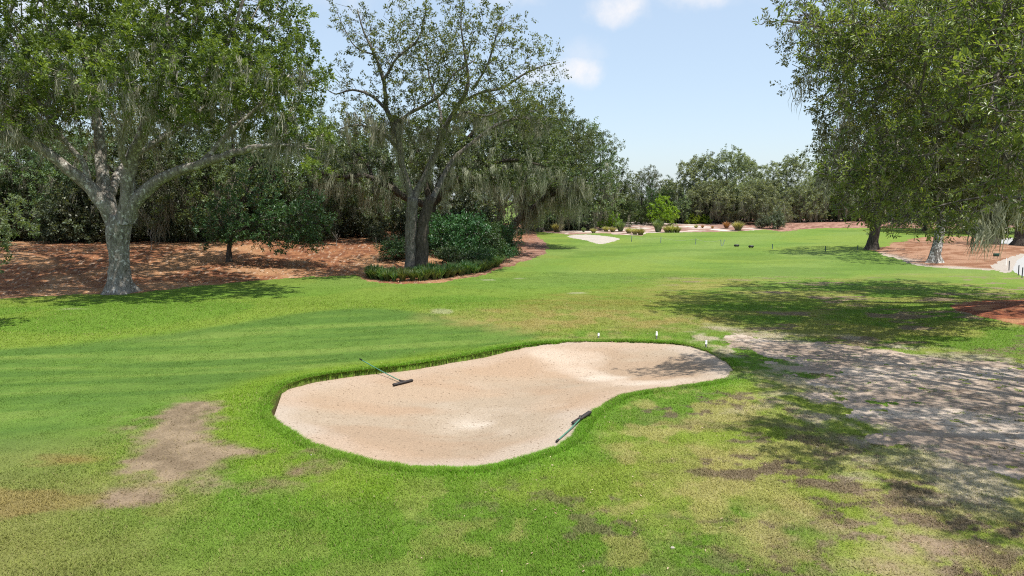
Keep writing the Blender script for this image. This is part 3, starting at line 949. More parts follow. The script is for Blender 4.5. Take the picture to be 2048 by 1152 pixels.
# ---- the big mossy oak on the left
def big_oak():
    rng = np.random.default_rng(11)
    b = unp([(240, 584)])[0]; d = b[1]
    L = px_limb
    limbs = [
        L([(240, 586, 0, .60), (239, 555, 0, .50), (238, 520, 0, .46), (237, 480, 0, .47), (238, 450, 0, .55), (238, 430, 0, .50)], d),
        L([(232, 452, 0, .40), (212, 412, -.2, .36), (185, 380, -.3, .32), (150, 350, -.6, .28), (105, 312, -1, .24), (60, 285, -1.4, .19), (10, 265, -2, .12), (-50, 235, -2.6, .06)], d),
        L([(228, 448, .2, .34), (214, 395, .5, .31), (203, 330, 1, .27), (198, 270, 1.4, .23), (185, 190, 1.8, .18), (165, 90, 2, .13), (150, -20, 2.2, .07)], d),
        L([(247, 445, -.1, .38), (256, 390, -.3, .34), (260, 335, -.5, .31), (278, 285, -1, .26), (300, 225, -1.4, .21), (325, 140, -1.6, .15), (335, 40, -1.6, .09), (330, -60, -1.6, .05)], d),
        L([(256, 440, -.1, .34), (272, 402, -.3, .31), (315, 362, -.5, .27), (370, 338, -.7, .23), (430, 318, -1, .19), (500, 297, -1.4, .14), (570, 290, -1.8, .08), (630, 300, -2, .04)], d),
        L([(258, 345, -.5, .16), (244, 310, -1.2, .13), (246, 265, -2.2, .10), (262, 215, -3.2, .07), (280, 170, -3.8, .04)], d),
        L([(215, 400, .5, .24), (250, 330, 2.5, .2), (330, 270, 4.5, .16), (430, 200, 6, .11), (500, 120, 7, .06)], d),
        L([(175, 372, -.4, .16), (170, 330, -.4, .13), (120, 270, -.6, .10), (70, 190, -.8, .08), (30, 90, -.6, .05)], d),
        L([(290, 250, -1, .18), (360, 200, -1.4, .15), (430, 130, -1.6, .12), (470, 50, -1.6, .08), (500, -50, -1.4, .05)], d),
        L([(400, 328, -.9, .12), (455, 270, -.6, .10), (520, 210, -.4, .08), (580, 150, 0, .05)], d),
    ]
    lobes = px_lobes([
        (40, 170, -1, 95, 75, 3, 1.0), (-70, 110, 0, 110, 110, 4, .6), (150, 130, -3, 90, 60, 2.6, 1.0), (110, 40, 0, 110, 75, 3.5, .9), (235, 60, 2, 100, 80, 3.5, .8),
        (250, 175, -4.5, 85, 45, 2.2, 1.0), (345, 65, -3, 100, 75, 3, 1.0), (440, 30, 0, 95, 80, 3.5, 1.0), (420, 150, -3.5, 90, 55, 2.5, 1.1), (510, 110, 0, 90, 80, 3.2, 1.0),
        (580, 160, -1, 75, 70, 3, 1.0), (560, 50, 2, 55, 60, 3, .9), (590, 250, -1.5, 60, 45, 2.5, .9), (330, 220, -3.5, 70, 26, 2, 1.0), (470, 230, 2, 90, 45, 3, .8),
        (30, 255, -2, 70, 32, 2.5, .8), (110, 235, 1, 70, 35, 3, .7), (150, -70, 0, 160, 70, 5, .6), (340, -90, 0, 170, 80, 5, .6), (500, -40, 1, 90, 55, 4, .6), (-60, 240, 0, 80, 60, 3, .7),
        (300, 120, 5, 170, 90, 3, .5), (120, 130, 5, 120, 90, 3, .45), (615, 315, -1.5, 35, 35, 1.6, .7),
        (60, 150, 9, 150, 90, 3, .60), (260, 140, 10, 170, 90, 3.5, .60), (450, 150, 9, 150, 90, 3, .60), (200, 60, 13, 200, 70, 3, .15), (-120, 150, 5, 110, 90, 4, .35),
    ], d)
    return build_tree('oak_tree', b, limbs, lobes,
                      dict(spacing=.70, per=7, nleaf=24, ln=.15, wd=.07, R=.50, leaf="oak_leaf", bark="bark", gnarl=.13, moss=620, moss_len=1.35, moss_z=(6.9, 11.5), moss_strips=13, moss_w=.028, moss_spread=.07, limit=2500), rng,
                      'huge spreading moss-draped oak with forked pale trunk at the edge of the straw bank', 'tree')


# ---- the twin-stemmed, half-bare oak in the middle
def twin_oak():
    rng = np.random.default_rng(12)
    b = unp([(834, 546)])[0]; d = b[1]
    L = px_limb
    limbs = [
        L([(824, 548, 0, .40), (823, 500, 0, .37), (823, 450, 0, .35), (824, 415, 0, .33), (825, 395, 0, .30)], d),
        L([(842, 548, -.15, .40), (843, 500, -.15, .38), (846, 460, -.1, .34), (854, 420, 0, .31), (864, 395, .1, .27)], d),
        L([(823, 400, 0, .228), (814, 365, 0, .205), (802, 325, -.3, .182), (800, 290, -.5, .167), (788, 250, -.6, .152), (772, 215, -.6, .137), (768, 165, -.8, .106), (750, 110, -1, .084), (728, 65, -1, .053), (715, 20, -1, .027)], d),
        L([(826, 398, 0, .220), (842, 368, .2, .198), (868, 318, .3, .175), (880, 278, .2, .160), (898, 240, 0, .144), (916, 212, -.4, .129), (936, 170, -.8, .099), (930, 110, -1, .068), (922, 50, -1, .038), (925, 0, -1, .023)], d),
        L([(866, 397, .1, .190), (884, 358, .8, .167), (908, 318, 1.6, .144), (950, 282, 2.2, .122), (990, 252, 2.6, .106), (1035, 238, 3, .076), (1085, 240, 3.2, .038)], d),
        L([(774, 220, -.6, .099), (740, 190, -.2, .084), (705, 180, .2, .061), (672, 188, .5, .038), (655, 180, .8, .023)], d),
        L([(790, 252, -.6, .106), (820, 226, -1.4, .099), (858, 206, -2, .084), (885, 186, -2.2, .068), (905, 150, -2.4, .046), (950, 120, -2.6, .030)], d),
        L([(768, 160, -.8, .084), (795, 115, -1.2, .068), (835, 80, -1.4, .053), (850, 30, -1.4, .030), (852, -10, -1.4, .015)], d),
        L([(918, 208, -.4, .099), (960, 186, 0, .091), (1005, 175, .4, .076), (1045, 150, .6, .061), (1085, 132, .8, .038), (1120, 125, 1, .019)], d),
        L([(945, 180, -.4, .076), (975, 130, -.8, .061), (990, 80, -1, .038), (1010, 35, -1, .023)], d),
        L([(800, 300, -.5, .091), (760, 262, -1.8, .076), (715, 250, -2.6, .053), (680, 258, -3, .030)], d),
        L([(884, 262, 0, .099), (880, 218, 2, .084), (860, 160, 3.5, .061), (850, 90, 4.5, .038)], d),
        L([(750, 110, -1, .053), (712, 95, -.4, .038), (690, 60, 0, .027), (672, 20, 0, .015)], d),
        L([(898, 240, 0, .091), (930, 225, -2, .076), (975, 232, -3.2, .053), (1010, 215, -3.8, .030)], d),
    ]
    lobes = px_lobes([
        (715, 60, -.5, 48, 55, 2, .35), (690, 170, .5, 38, 50, 1.6, .4), (760, 90, -1, 55, 55, 2, .45), (820, 60, -1, 60, 55, 2.4, .45), (885, 100, -1.5, 60, 50, 2.2, .55), (930, 40, -1, 60, 45, 2.2, .4),
        (990, 70, -.5, 60, 50, 2.4, .4), (1050, 110, .5, 60, 40, 2.2, .4), (960, 150, -1.5, 70, 35, 2.2, .6), (1010, 195, -.5, 70, 30, 2.4, .55), (1085, 165, 1.5, 40, 35, 2, .4), (800, 170, -1.5, 60, 45, 2, .5),
        (870, 190, -2.5, 55, 30, 1.8, .7), (720, 240, -2, 60, 28, 2, .5), (860, 130, 3, 80, 60, 2, .35), (780, 240, 0, 50, 30, 1.8, .6), (950, 225, -2.5, 60, 22, 1.6, .7), (1070, 235, 3, 50, 30, 2, .6), (860, 265, 0, 60, 28, 2, .5), (900, 165, -2.6, 45, 25, 1.2, .9),
    ], d)
    return build_tree('oak_tree', b, limbs, lobes,
                      dict(spacing=.46, per=4, nleaf=15, ln=.145, wd=.065, R=.50, leaf='sparse_leaf', bark='bark_twin', gnarl=.26, tip=.0095, moss=170, moss_len=1.2, moss_z=(5.2, 9.5), moss_strips=24, moss_w=.026, moss_spread=.08, twin=True, limit=1700, shell=.6), rng,
                      'tall thin-leaved oak with twin trunk and bare twisting branches in the shrub bed', 'tree')


# ---- spreading mossy oak behind it
def back_oak():
    rng = np.random.default_rng(13)
    b = gpt(868, 55); d = 55
    L = px_limb
    v0 = 400 + (CAM_H - b[2]) / d * F
    limbs = [
        L([(868, v0 + 4, 0, .45), (866, 450, 0, .40), (862, 420, 0, .40), (860, 405, 0, .36)], d),
        L([(860, 412, 0, .30), (815, 398, -.6, .27), (785, 378, -1.2, .25), (755, 360, -1.6, .22), (715, 350, -2, .20), (690, 356, -2.2, .17), (660, 349, -2.6, .13), (625, 343, -3, .07)], d),
        L([(862, 410, 0, .30), (895, 380, -.6, .26), (930, 350, -1.2, .22), (975, 330, -1.6, .17), (1030, 320, -2, .12), (1080, 330, -2.4, .06)], d),
        L([(860, 408, 0, .28), (850, 350, .5, .24), (830, 290, 1, .18), (800, 240, 1.4, .10)], d),
        L([(862, 405, .2, .26), (900, 330, 1.2, .22), (950, 260, 2, .15), (1000, 210, 2.4, .08)], d),
        L([(745, 357, -1.6, .14), (735, 330, -1.2, .11), (700, 290, -1, .08), (690, 260, -.6, .05)], d),
    ]
    lobes = px_lobes([
        (690, 300, -1.5, 60, 40, 3, .8), (660, 340, -2.5, 45, 35, 2.4, .7), (760, 290, 0, 70, 50, 3, .8), (830, 300, 0, 70, 55, 3.5, .8), (900, 290, 0, 70, 60, 3.5, .9), (980, 280, 0, 70, 55, 3.5, .9),
        (1050, 285, 0, 60, 50, 3.5, .9), (1100, 310, 0, 40, 50, 3, .8), (960, 340, -2.5, 70, 25, 2.6, .7), (1030, 345, -2, 60, 24, 2.6, .7), (740, 380, -1, 60, 25, 2.4, .6), (920, 230, 2, 80, 35, 3, .6), (1040, 235, 2, 70, 35, 3, .7),
    ], d)
    return build_tree('oak_tree', b, limbs, lobes,
                      dict(spacing=.70, per=6, nleaf=20, ln=.18, wd=.085, R=.6, leaf='wood_leaf', bark='bark_dark', gnarl=.2, moss=270, moss_len=2.0, moss_z=(4.8, 8.5), moss_strips=26, moss_w=.032, moss_spread=.10, limit=1100), rng,
                      'dark oak with long level limbs and thick pale moss curtains, right behind the twin-trunked oak', 'tree')


def leaning_oak():
    rng = np.random.default_rng(14)
    d = 66.0
    b = gpt(1012, d); L = px_limb
    v0 = 400 + (CAM_H - b[2]) / d * F
    limbs = [
        L([(1012, v0 + 3, 0, .42), (1022, 462, 0, .36), (1036, 440, 0, .34), (1058, 422, 0, .32)], d),
        L([(1055, 424, 0, .28), (1080, 405, -.4, .25), (1105, 375, -.6, .2), (1125, 330, -.8, .13), (1130, 290, -1, .07)], d),
        L([(1045, 432, 0, .26), (1050, 390, .6, .22), (1060, 340, 1, .16), (1080, 280, 1.4, .09)], d),
        L([(1060, 420, 0, .2), (1030, 385, -1.4, .17), (1000, 360, -2.4, .13), (970, 355, -3, .08)], d),
        L([(1090, 395, -.4, .16), (1130, 380, -1.5, .13), (1165, 370, -2, .07)], d),
    ]
    lobes = px_lobes([
        (1090, 300, 0, 60, 50, 3.5, .9), (1130, 340, -1, 50, 45, 3.2, .9), (1060, 340, 0, 60, 35, 3.2, .8), (1000, 350, -2, 50, 30, 2.6, .7), (1100, 235, 1, 45, 35, 3, .8), (1150, 385, -1, 40, 28, 2.6, .8), (1150, 290, 1, 40, 40, 3, .8),
    ], d)
    return build_tree('oak_tree', b, limbs, lobes,
                      dict(spacing=.75, per=6, nleaf=18, ln=.2, wd=.09, R=.65, leaf='wood_leaf', bark='bark_dark', gnarl=.2, moss=260, moss_len=2.4, moss_z=(3.2, 7), moss_strips=24, moss_w=.034, limit=800), rng,
                      'leaning dark-trunked oak trailing silvery moss over the bark-strewn lane', 'tree')


# ---- generic oaks of the wood, in local coordinates at the origin
def generic_oak(seed, H, R, leaf='wood_leaf', bark='bark_dark', trunk_h=2.2, tr=.30, moss=230, moss_len=2.0, low=1.5, dens=1.0, ln=.21, lean=0.0, name='oak_tree', spacing=.92, per=7, nleaf=18, moss_w=.045):
    rng = np.random.default_rng(seed)
    top = np.array([lean, 0, trunk_h])
    limbs = [(np.array([[0, 0, 0], [lean * .3, .05, trunk_h * .5], top]), [tr, tr * .85, tr * .9])]
    k = rng.integers(5, 7); lob = []
    a0 = rng.random() * 6
    for i in range(k):
        a = a0 + i * 2 * pi / k + rng.normal(0, .25)
        el = rng.uniform(.35, 1.1)
        rr = R * rng.uniform(.6, .85) * math.cos(el * .7); hh = trunk_h + (H - trunk_h) * rng.uniform(.35, .8) * math.sin(el) ** .7
        e = np.array([lean + math.cos(a) * rr, math.sin(a) * rr, hh])
        m = top * .5 + e * .5 + np.array([0, 0, rng.uniform(-.2, .7)]) + rng.normal(0, .25, 3)
        limbs.append((np.array([top, top * .75 + m * .25 + rng.normal(0, .1, 3), m, e]), [tr * .62, tr * .55, tr * .4, tr * .16]))
        lob.append((e[0], e[1], e[2], R * .42, R * .42, (H - low) * .22, dens))
        lob.append((e[0] * 1.15, e[1] * 1.15, max(low + .8, e[2] - (H - low) * .3), R * .33, R * .33, (H - low) * .17, dens * .8))
    limbs.append((np.array([top, top + [.2, .2, (H - trunk_h) * .4], [lean * 1.2, .1, H * .82]]), [tr * .6, tr * .4, tr * .12]))
    lob.append((lean, 0, H - (H - low) * .2, R * .5, R * .5, (H - low) * .2, dens))
    for i in range(3):
        a = rng.random() * 6.28
        lob.append((lean + math.cos(a) * R * .35, math.sin(a) * R * .35, H * rng.uniform(.72, .92), R * .36, R * .36, (H - low) * .15, dens))
    return build_tree(name, (0, 0, 0), limbs, lob, dict(spacing=spacing, per=per, nleaf=nleaf, ln=ln, wd=ln * .45, R=.7, leaf=leaf, bark=bark, gnarl=.2, moss=moss, moss_len=moss_len,
                      moss_z=(low, H * .75), moss_strips=18, moss_w=moss_w * .75, limit=950), rng, cat='tree', floor=low * .6)


def generic_shrub(seed, H, R, leaf, ln=.14, clumps=70, per=5, nleaf=14, name='shrub', stem='bark_dark', low=.15, wd=.5, upr=.4, Rr=.42):
    rng = np.random.default_rng(seed)
    limbs = [(np.array([[0, 0, 0], [.03, 0, H * .12]]), [.06, .05])]
    for i in range(5):
        a = i * 1.26 + rng.random()
        limbs.append((np.array([[0, 0, .05], [math.cos(a) * R * .25, math.sin(a) * R * .25, H * .35], [math.cos(a) * R * .5, math.sin(a) * R * .5, H * .65]]), [.045, .035, .012]))
    lob = []
    for i in range(13):
        a = rng.random() * 6.28 if i > 3 else i * 1.57; q = R * rng.uniform(.2, .7)
        zz = H * rng.uniform(low + .12, .85) * (1 - .25 * q / R) if i > 3 else H * (low + .28)
        lob.append((math.cos(a) * q, math.sin(a) * q, zz, R * .42, R * .42, H * .2))
    lob.append((0, 0, H * .8, R * .35, R * .35, H * .18))
    sp_ = max(.22, (R * R * H / clumps) ** (1 / 3) * 1.0)
    return build_tree(name, (0, 0, 0), limbs, lob, dict(spacing=sp_, per=per, nleaf=nleaf, ln=ln, wd=ln * wd, R=Rr, leaf=leaf, bark=stem, gnarl=.2, tip=.008, roots=False, limit=clumps * 2, up=upr), rng, cat='shrub', floor=H * .06)


def generic_conifer(seed, H, R):
    rng = np.random.default_rng(seed)
    limbs = [(np.array([[0, 0, 0], [.05, 0, H * .5], [0, 0.05, H * .95]]), [.16, .1, .02])]
    lob = []
    for i in range(9):
        t = i / 8; z = H * (.12 + .82 * t); r = R * (1 - t) ** .75 + .25
        for k in range(3 if t < .7 else 1):
            a = rng.random() * 6.28
            lob.append((math.cos(a) * r * .45, math.sin(a) * r * .45, z, r * .6, r * .6, H * .09))
    return build_tree('cedar_tree', (0, 0, 0), limbs, lob, dict(spacing=.62, per=5, nleaf=16, ln=.26, wd=.06, R=.5, leaf='cedar_leaf', bark='bark_dark', limit=420, up=.6, roots=False), rng, cat='tree')


def tussock(seed, H, R, leaf, n=260, w=.012, name='grass_clump', cat='grass clump', arch=1.0, base_r=.15):
    """a clump of arching blades"""
    rng = np.random.default_rng(seed)
    root = empty(name, (0, 0, 0), None, cat)
    a = rng.random(n) * 2 * pi; q = np.sqrt(rng.random(n))
    L = H * rng.uniform(.75, 1.25, n); sp_ = R * q * arch
    seg = 4; t = np.linspace(0, 1, seg + 1)
    b = np.stack([np.cos(a) * base_r * q, np.sin(a) * base_r * q, np.zeros(n)], -1)
    rad = sp_[:, None] * t[None] ** 1.4
    zz = L[:, None] * (t[None] * 1.1 - .42 * q[:, None] * t[None] ** 3)
    cl = b[:, None] + np.stack([np.cos(a)[:, None] * rad, np.sin(a)[:, None] * rad, zz], -1)
    s = np.stack([-np.sin(a), np.cos(a), np.zeros(n)], -1)
    pr = np.array([.8, 1, .9, .6, .05]) * w
    v = np.stack([cl - s[:, None] * pr[None, :, None], cl + s[:, None] * pr[None, :, None]], 2)
    i = np.arange(n)[:, None] * (seg + 1) * 2 + np.arange(seg)[None] * 2
    f = np.stack([i, i + 1, i + 3, i + 2], -1).reshape(-1, 4)
    tone = np.repeat(rng.random(n), (seg + 1) * 2)
    mesh_np('blades', v.reshape(-1, 3), f, M[leaf], v=tone, parent=root)
    return root


used = set()


def place(proto, u, d, rot, sc, label, group=None, scz=None, sink=.03):
    p = gpt(u, d); p[2] -= sink
    if id(proto) not in used:
        used.add(id(proto))
        proto.location = p; proto.rotation_euler = (0, 0, rot); proto.scale = (sc, sc, scz or sc)
        proto['label'] = label
        if group: proto['group'] = group
        return proto
    return copy_tree(proto, p, rot, sc, label, group, scz)


big_oak()
twin_oak()
back_oak()
leaning_oak()

OAK = [generic_oak(21, 10.5, 5.6), generic_oak(22, 11.5, 5.2, lean=.8), generic_oak(23, 9.8, 6.0, trunk_h=2.0), generic_oak(24, 12.0, 5.4, moss=90, dens=.95, low=1.6)]
PALE_OAK = [generic_oak(25, 11.5, 6.0, leaf='pale_oak_leaf', moss=260, moss_len=2.2, ln=.26, spacing=.85), generic_oak(26, 9.0, 5.8, leaf='pale_oak_leaf', moss=320, moss_len=2.4, trunk_h=1.8, low=1.4, ln=.26, spacing=.85)]
WG = 'oaks of the dark wood on the left'
# front rank of the wood, behind the big oak (column, distance, rotation, scale, variant)
row1 = [(-150, 53, 0, 1.0, 0), (-10, 53.5, 1.1, .95, 1), (120, 54, 2.2, .88, 2), (330, 53.5, 4.0, .98, 0), (470, 54, 5.1, 1.0, 3), (600, 57, .7, .92, 1), (700, 63, 2.8, .86, 2)]
lab1 = ['dark mossy oak in front rank of the wood, cut by the left edge', 'dark oak in the wood above the pale bush at the left edge', 'low dark oak in the wood just left of the huge mossy trunk',
        'dark oak in the wood just right of the huge mossy trunk', 'dense dark oak in the wood behind the little glossy tree', 'dark oak in the wood right of the glossy tree, behind the bare sapling',
        'low oak in the wood showing in the sky gap between the two big oaks']
for (u_, d_, a, s, k), lb in zip(row1, lab1):
    place(OAK[k], u_, d_, a, s, lb, WG)
deep = 'dark oak deep in the left wood, hardly seen behind the nearer trunks and moss'
for u_, d_, a, s, k in [(-90, 68, 3, 1.0, 1), (70, 70, 4, .95, 3), (220, 68, 5, 1.0, 2), (400, 70, 1, 1.0, 1), (540, 72, 2, .95, 0), (660, 76, 3.4, .85, 3), (770, 72, 4.1, .95, 2), (-30, 84, .4, 1.1, 3), (160, 86, 1.9, 1.1, 0), (320, 88, 2.9, 1.1, 1), (480, 88, 3.8, 1.1, 2), (900, 78, 1.3, 1.0, 0)]:
    place(OAK[k], u_, d_, a, s, deep, WG)
TG = 'tall oaks at the far corner of the left wood'
for (u_, d_, a, s, k), lb in zip([(1000, 90, .9, 1.25, 3), (1082, 98, 2.1, 1.42, 1), (1150, 105, 3.3, 1.36, 3), (1196, 110, 5.0, 1.22, 3)],
                                 ['dense oak rising behind the leaning moss-hung oak', 'tall dark oak of the wood corner, right of the leaning oak', 'tall rounded dark oak standing above the small far bunker', 'outermost oak of the wood corner, beside the feathery cedars']):
    place(OAK[k], u_, d_, a, s, lb, TG)

# understory shrubs closing the wood
USH = [generic_shrub(31, 3.6, 2.2, 'dark_leaf', .18, 170, 6, 15, low=-.1), generic_shrub(32, 4.4, 2.1, 'dark_leaf', .2, 170, 6, 15, low=-.1), generic_shrub(33, 3.0, 2.4, 'dark_leaf', .17, 160, 6, 15, low=-.1)]
UG = 'dark understory shrubs along the wood edge'
rr = np.random.default_rng(5)
for i, u_ in enumerate(range(-110, 1010, 34)):
    d_ = 51.5 + max(0, u_ - 100) / 900 * 9 + rr.uniform(-1.2, 1.8)
    place(USH[i % 3], u_ + rr.uniform(-14, 14), d_ + rr.uniform(-2.5, 2), rr.random() * 6.28, rr.uniform(.5, 1.3), 'shadowy shrub in the dark hedge-like understory at the top of the straw bank', UG)
for i, u_ in enumerate(range(-80, 1000, 60)):
    place(USH[(i + 1) % 3], u_ + rr.uniform(-10, 10), 60 + max(0, u_ - 100) / 900 * 9 + rr.uniform(-1, 3), rr.random() * 6.28, rr.uniform(1.2, 1.6), 'shadowy shrub in the dark hedge-like understory at the top of the straw bank', UG)

# small glossy tree on the bank, pale bush at the left edge, shrub bed under the twin oak
def glossy_tree():
    rng = np.random.default_rng(41)
    b = unp([(459, 524)])[0]; d = b[1]
    limbs = [px_limb([(459, 526, 0, .17), (458, 500, 0, .14), (460, 485, 0, .14)], d), px_limb([(460, 488, 0, .10), (450, 460, .3, .08), (430, 430, .6, .05)], d), px_limb([(460, 486, 0, .10), (490, 455, -.3, .08), (530, 440, -.5, .05), (590, 430, -.5, .03)], d), px_limb([(461, 485, 0, .10), (480, 420, 0, .07), (500, 370, 0, .04)], d)]
    lobes = px_lobes([(430, 440, 0, 40, 30, 1.3), (470, 410, 0, 45, 40, 1.5, .55), (520, 400, 0, 45, 45, 1.5, .5), (500, 460, -.6, 50, 25, 1.3), (560, 440, -.3, 45, 35, 1.4), (610, 430, -.2, 40, 40, 1.4), (560, 480, -.4, 40, 22, 1.2), (450, 470, -.5, 28, 18, 1), (620, 470, 0, 30, 28, 1.2), (520, 350, .3, 40, 30, 1.3, .35), (640, 440, .5, 25, 25, 1.2, .6), (420, 480, .3, 20, 14, 1, .6)], d)
    build_tree('small_tree', b, limbs, lobes, dict(spacing=.42, per=5, nleaf=13, ln=.15, wd=.07, R=.38, leaf='shrub_leaf', bark='bark_dark', gnarl=.2, limit=520), rng,
               'small low-branched tree with glossy leaves and a short dark trunk on the straw bank', 'tree')


glossy_tree()
pb = generic_shrub(42, 4.7, 1.9, 'pale_leaf', .11, 190, 6, 16, Rr=.34, low=.5)
place(pb, -52, 24, .3, 1.0, 'pale green bush sliced by the left edge of the view')
SB = [generic_shrub(43, 2.9, 2.0, 'shrub_leaf', .15, 170, 6, 15, Rr=.52, low=-.1), generic_shrub(44, 1.5, 1.6, 'shrub_leaf', .11, 160, 5, 14, Rr=.28)]
SG = 'leafy shrubs in the bed under the twin-trunked oak'
for p_, u_, d_, a, s, lb in [(0, 925, 49, 0, 1.12, 'largest dark green shrub, just right of the twin grey trunk'), (0, 975, 50.5, 2, .95, 'dark green shrub at the right of the bed, under the moss curtain'), (0, 880, 51, 4, 1.0, 'dark green shrub half hidden behind the twin grey trunk'),
                             (1, 790, 47.2, 1, .95, 'low mounded dark shrub left of the twin grey trunk'), (1, 815, 47.5, 3, .85, 'low dark shrub tucked against the left side of the twin trunk'), (1, 905, 46, 2, .9, 'low shrub in front of the largest shrub, beside the twin trunk'),
                             (1, 955, 47, 5, .95, 'low shrub in the middle front of the leafy bed'), (0, 1005, 56, 3.3, .8, 'shrub at the foot of the leaning dark oak'), (1, 1000, 51, .4, .8, 'low shrub at the right tip of the leafy bed')]:
    place(SB[p_], u_, d_, a, s, lb, SG)
LILY = [tussock(51 + i, .60, .52, 'lily_leaf', 110, .024, 'border_plant', 'plant', base_r=.12) for i in range(3)]
edge = unp([(738, 557), (770, 563), (805, 564), (840, 563), (880, 559), (920, 553), (955, 547), (985, 538), (1002, 530)])[:, :2]
seg = np.linalg.norm(np.diff(edge, axis=0), axis=1); cum = np.concatenate([[0], np.cumsum(seg)])
kk = 0
for row in range(4):
    for s in np.arange(.1 + .2 * (row % 2), cum[-1], .5):
        e = np.array([np.interp(s, cum, edge[:, 0]), np.interp(s, cum, edge[:, 1])]) + np.array([-.12, .55]) * row + np.array([-.1, .35]) + rr.normal(0, .08, 2)
        z = ground_z(e[0], e[1])[0]
        if row > 0 and abs(e[0] - (834 - 1024) / F * 43) < .9 and row == 1: continue
        pr = LILY[kk % 3]; sc = rr.uniform(.8, 1.2)
        lb = 'strap-leaved border plant edging the shrub bed below the twin-trunked oak'
        if kk < 3:
            pr.location = (e[0], e[1], z); pr.scale = (sc,) * 3; pr['label'] = lb; pr['group'] = 'strappy border plants round the shrub bed'
        else:
            copy_tree(pr, (e[0], e[1], z), rr.random() * 6, sc, lb, 'strappy border plants round the shrub bed')
        kk += 1

# bare saplings on the bank
def sapling(u, v, h, label, stake=False):
    b = unp([(u, v)])[0]
    r = empty('bare_sapling', b, label, 'sapling', None)
    mb = MB(); mb.tube([(0, 0, -.05), (.01, 0, h * .5), (0, .02, h)], [.025, .02, .012], 6)
    mb.build('stem', M['bark_twin'], r)
    if not stake:
        m2 = MB()
        for k in range(6):
            a = k * 1.1 + .3; z = h * (.45 + .08 * k)
            m2.tube([(0, 0, z), (math.cos(a) * .18, math.sin(a) * .18, z + .18), (math.cos(a) * .3, math.sin(a) * .25, z + .45)], [.014, .01, .005], 4)
        m2.build('twigs', M['bark_twin'], r)
    return r


sapling(673, 492, .9, 'leafless forked sapling on the sunlit straw bank')
sapling(752, 494, .75, 'single thin dry stem on the sunlit straw bank, near the twin trunk', True)
sapling(303, 500, 1.3, 'thin leafless sapling in the straw right of the huge trunk')

# far line: cedars, bright shrubs, mossy oaks
CED = [generic_conifer(61, 9.5, 2.6), generic_conifer(62, 8.2, 2.9)]
CG = 'feathery dark cedars at the end of the fairway'
for (u_, d_, a, s, k), lb in zip([(1242, 112, 0, 1.0, 0), (1282, 116, 1, .92, 1), (1332, 122, 2, 1.0, 1), (1303, 124, 3, .85, 0)],
                                 ['left-hand cedar of the far line, beside the tall dark oaks', 'cedar right of the left-hand cedar in the far line', 'cedar behind the tall lime green shrub', 'slimmer cedar set back between its neighbours']):
    place(CED[k], u_, d_, a, s, lb, CG)
FG = 'mossy oaks closing the far end of the fairway'
for (u_, d_, a, s, k, P_), lb in zip([(1290, 132, .4, .85, 1, OAK), (1385, 124, 1.4, .98, 0, PALE_OAK), (1450, 122, .5, 1.04, 0, PALE_OAK), (1425, 118, 3, .78, 1, PALE_OAK), (1515, 116, 2.2, .78, 1, PALE_OAK), (1500, 130, 4.2, .95, 0, PALE_OAK), (1570, 124, 1.0, .98, 0, PALE_OAK), (1640, 128, 5.0, 1.0, 1, PALE_OAK), (1700, 132, 2.0, 1.0, 1, PALE_OAK), (1780, 128, 3.0, 1.0, 0, PALE_OAK), (1860, 130, .3, 1.0, 2, OAK)],
                                   ['oak set back behind the cedars', 'dark rounded oak right of the lime green shrub', 'tallest far oak, open-topped, standing over the right end of the sandy bed', 'low mossy oak with its trunk beside the sandy bed', 'small pale oak with moss hanging to the ground', 'dark oak set back behind the small pale mossy oak', 'broad grey-green oak right of the small pale mossy oak', 'grey-green oak standing in the far red straw', 'dark oak behind the far red straw, left of the dark leaning trunk', 'dark oak far behind the dark leaning trunk', 'dark oak far behind the white lichen trunk']):
    place(P_[k], u_, d_, a, s, lb, FG)
LIME = [generic_shrub(63, 4.6, 3.0, 'lime_leaf', .24, 190, 5, 12, low=-.1), generic_shrub(64, 2.4, 1.9, 'lime_leaf', .2, 110, 5, 12, low=-.1)]
for p_, u_, d_, a, s, lb in [(0, 1326, 113, 0, 1.0, 'tall lime green shrub at the back of the sandy bed'), (1, 1221, 106, 1, 1.05, 'rounded lime green shrub above the small far bunker'), (1, 1385, 116, 2, .7, 'low lime green shrub right of the tall lime shrub'), (1, 1408, 117, 3, .65, 'lowest lime green shrub spreading in front of the far oaks')]:
    place(LIME[p_], u_, d_, a, s, lb, 'lime green shrubs behind the sandy bed')
gs = generic_shrub(65, 5.0, 1.3, 'pale_leaf', .22, 70, 4, 9)
place(gs, 1366, 116, 0, 1.05, 'thin grey-leaved young tree right of the tall lime shrub')
EV = generic_shrub(66, 3.4, 1.5, 'dark_leaf', .16, 150, 6, 15, low=.0)
for u_, d_, s, lb in [(1555, 105, .95, 'dark clipped-looking evergreen shrub at the edge of the fairway, the larger of two'), (1524, 106, .7, 'dark clipped-looking evergreen shrub at the edge of the fairway, the smaller of two')]:
    place(EV, u_, d_, s * 3, s, lb, 'pair of dark evergreen shrubs by the far fairway')
FS = [USH[0], USH[1], USH[2]]
for i, u_ in enumerate(list(range(1060, 1240, 22)) + list(range(1240, 1420, 40)) + list(range(1440, 1960, 46))):
    place(FS[i % 3], u_, (101 if u_ < 1180 else 118) + rr.uniform(-1, 4) + (0 if u_ < 1440 else 6), rr.random() * 6, rr.uniform(.8, 1.2), 'dark green shrub under the far trees beyond the fairway', 'dark shrubs under the far trees')

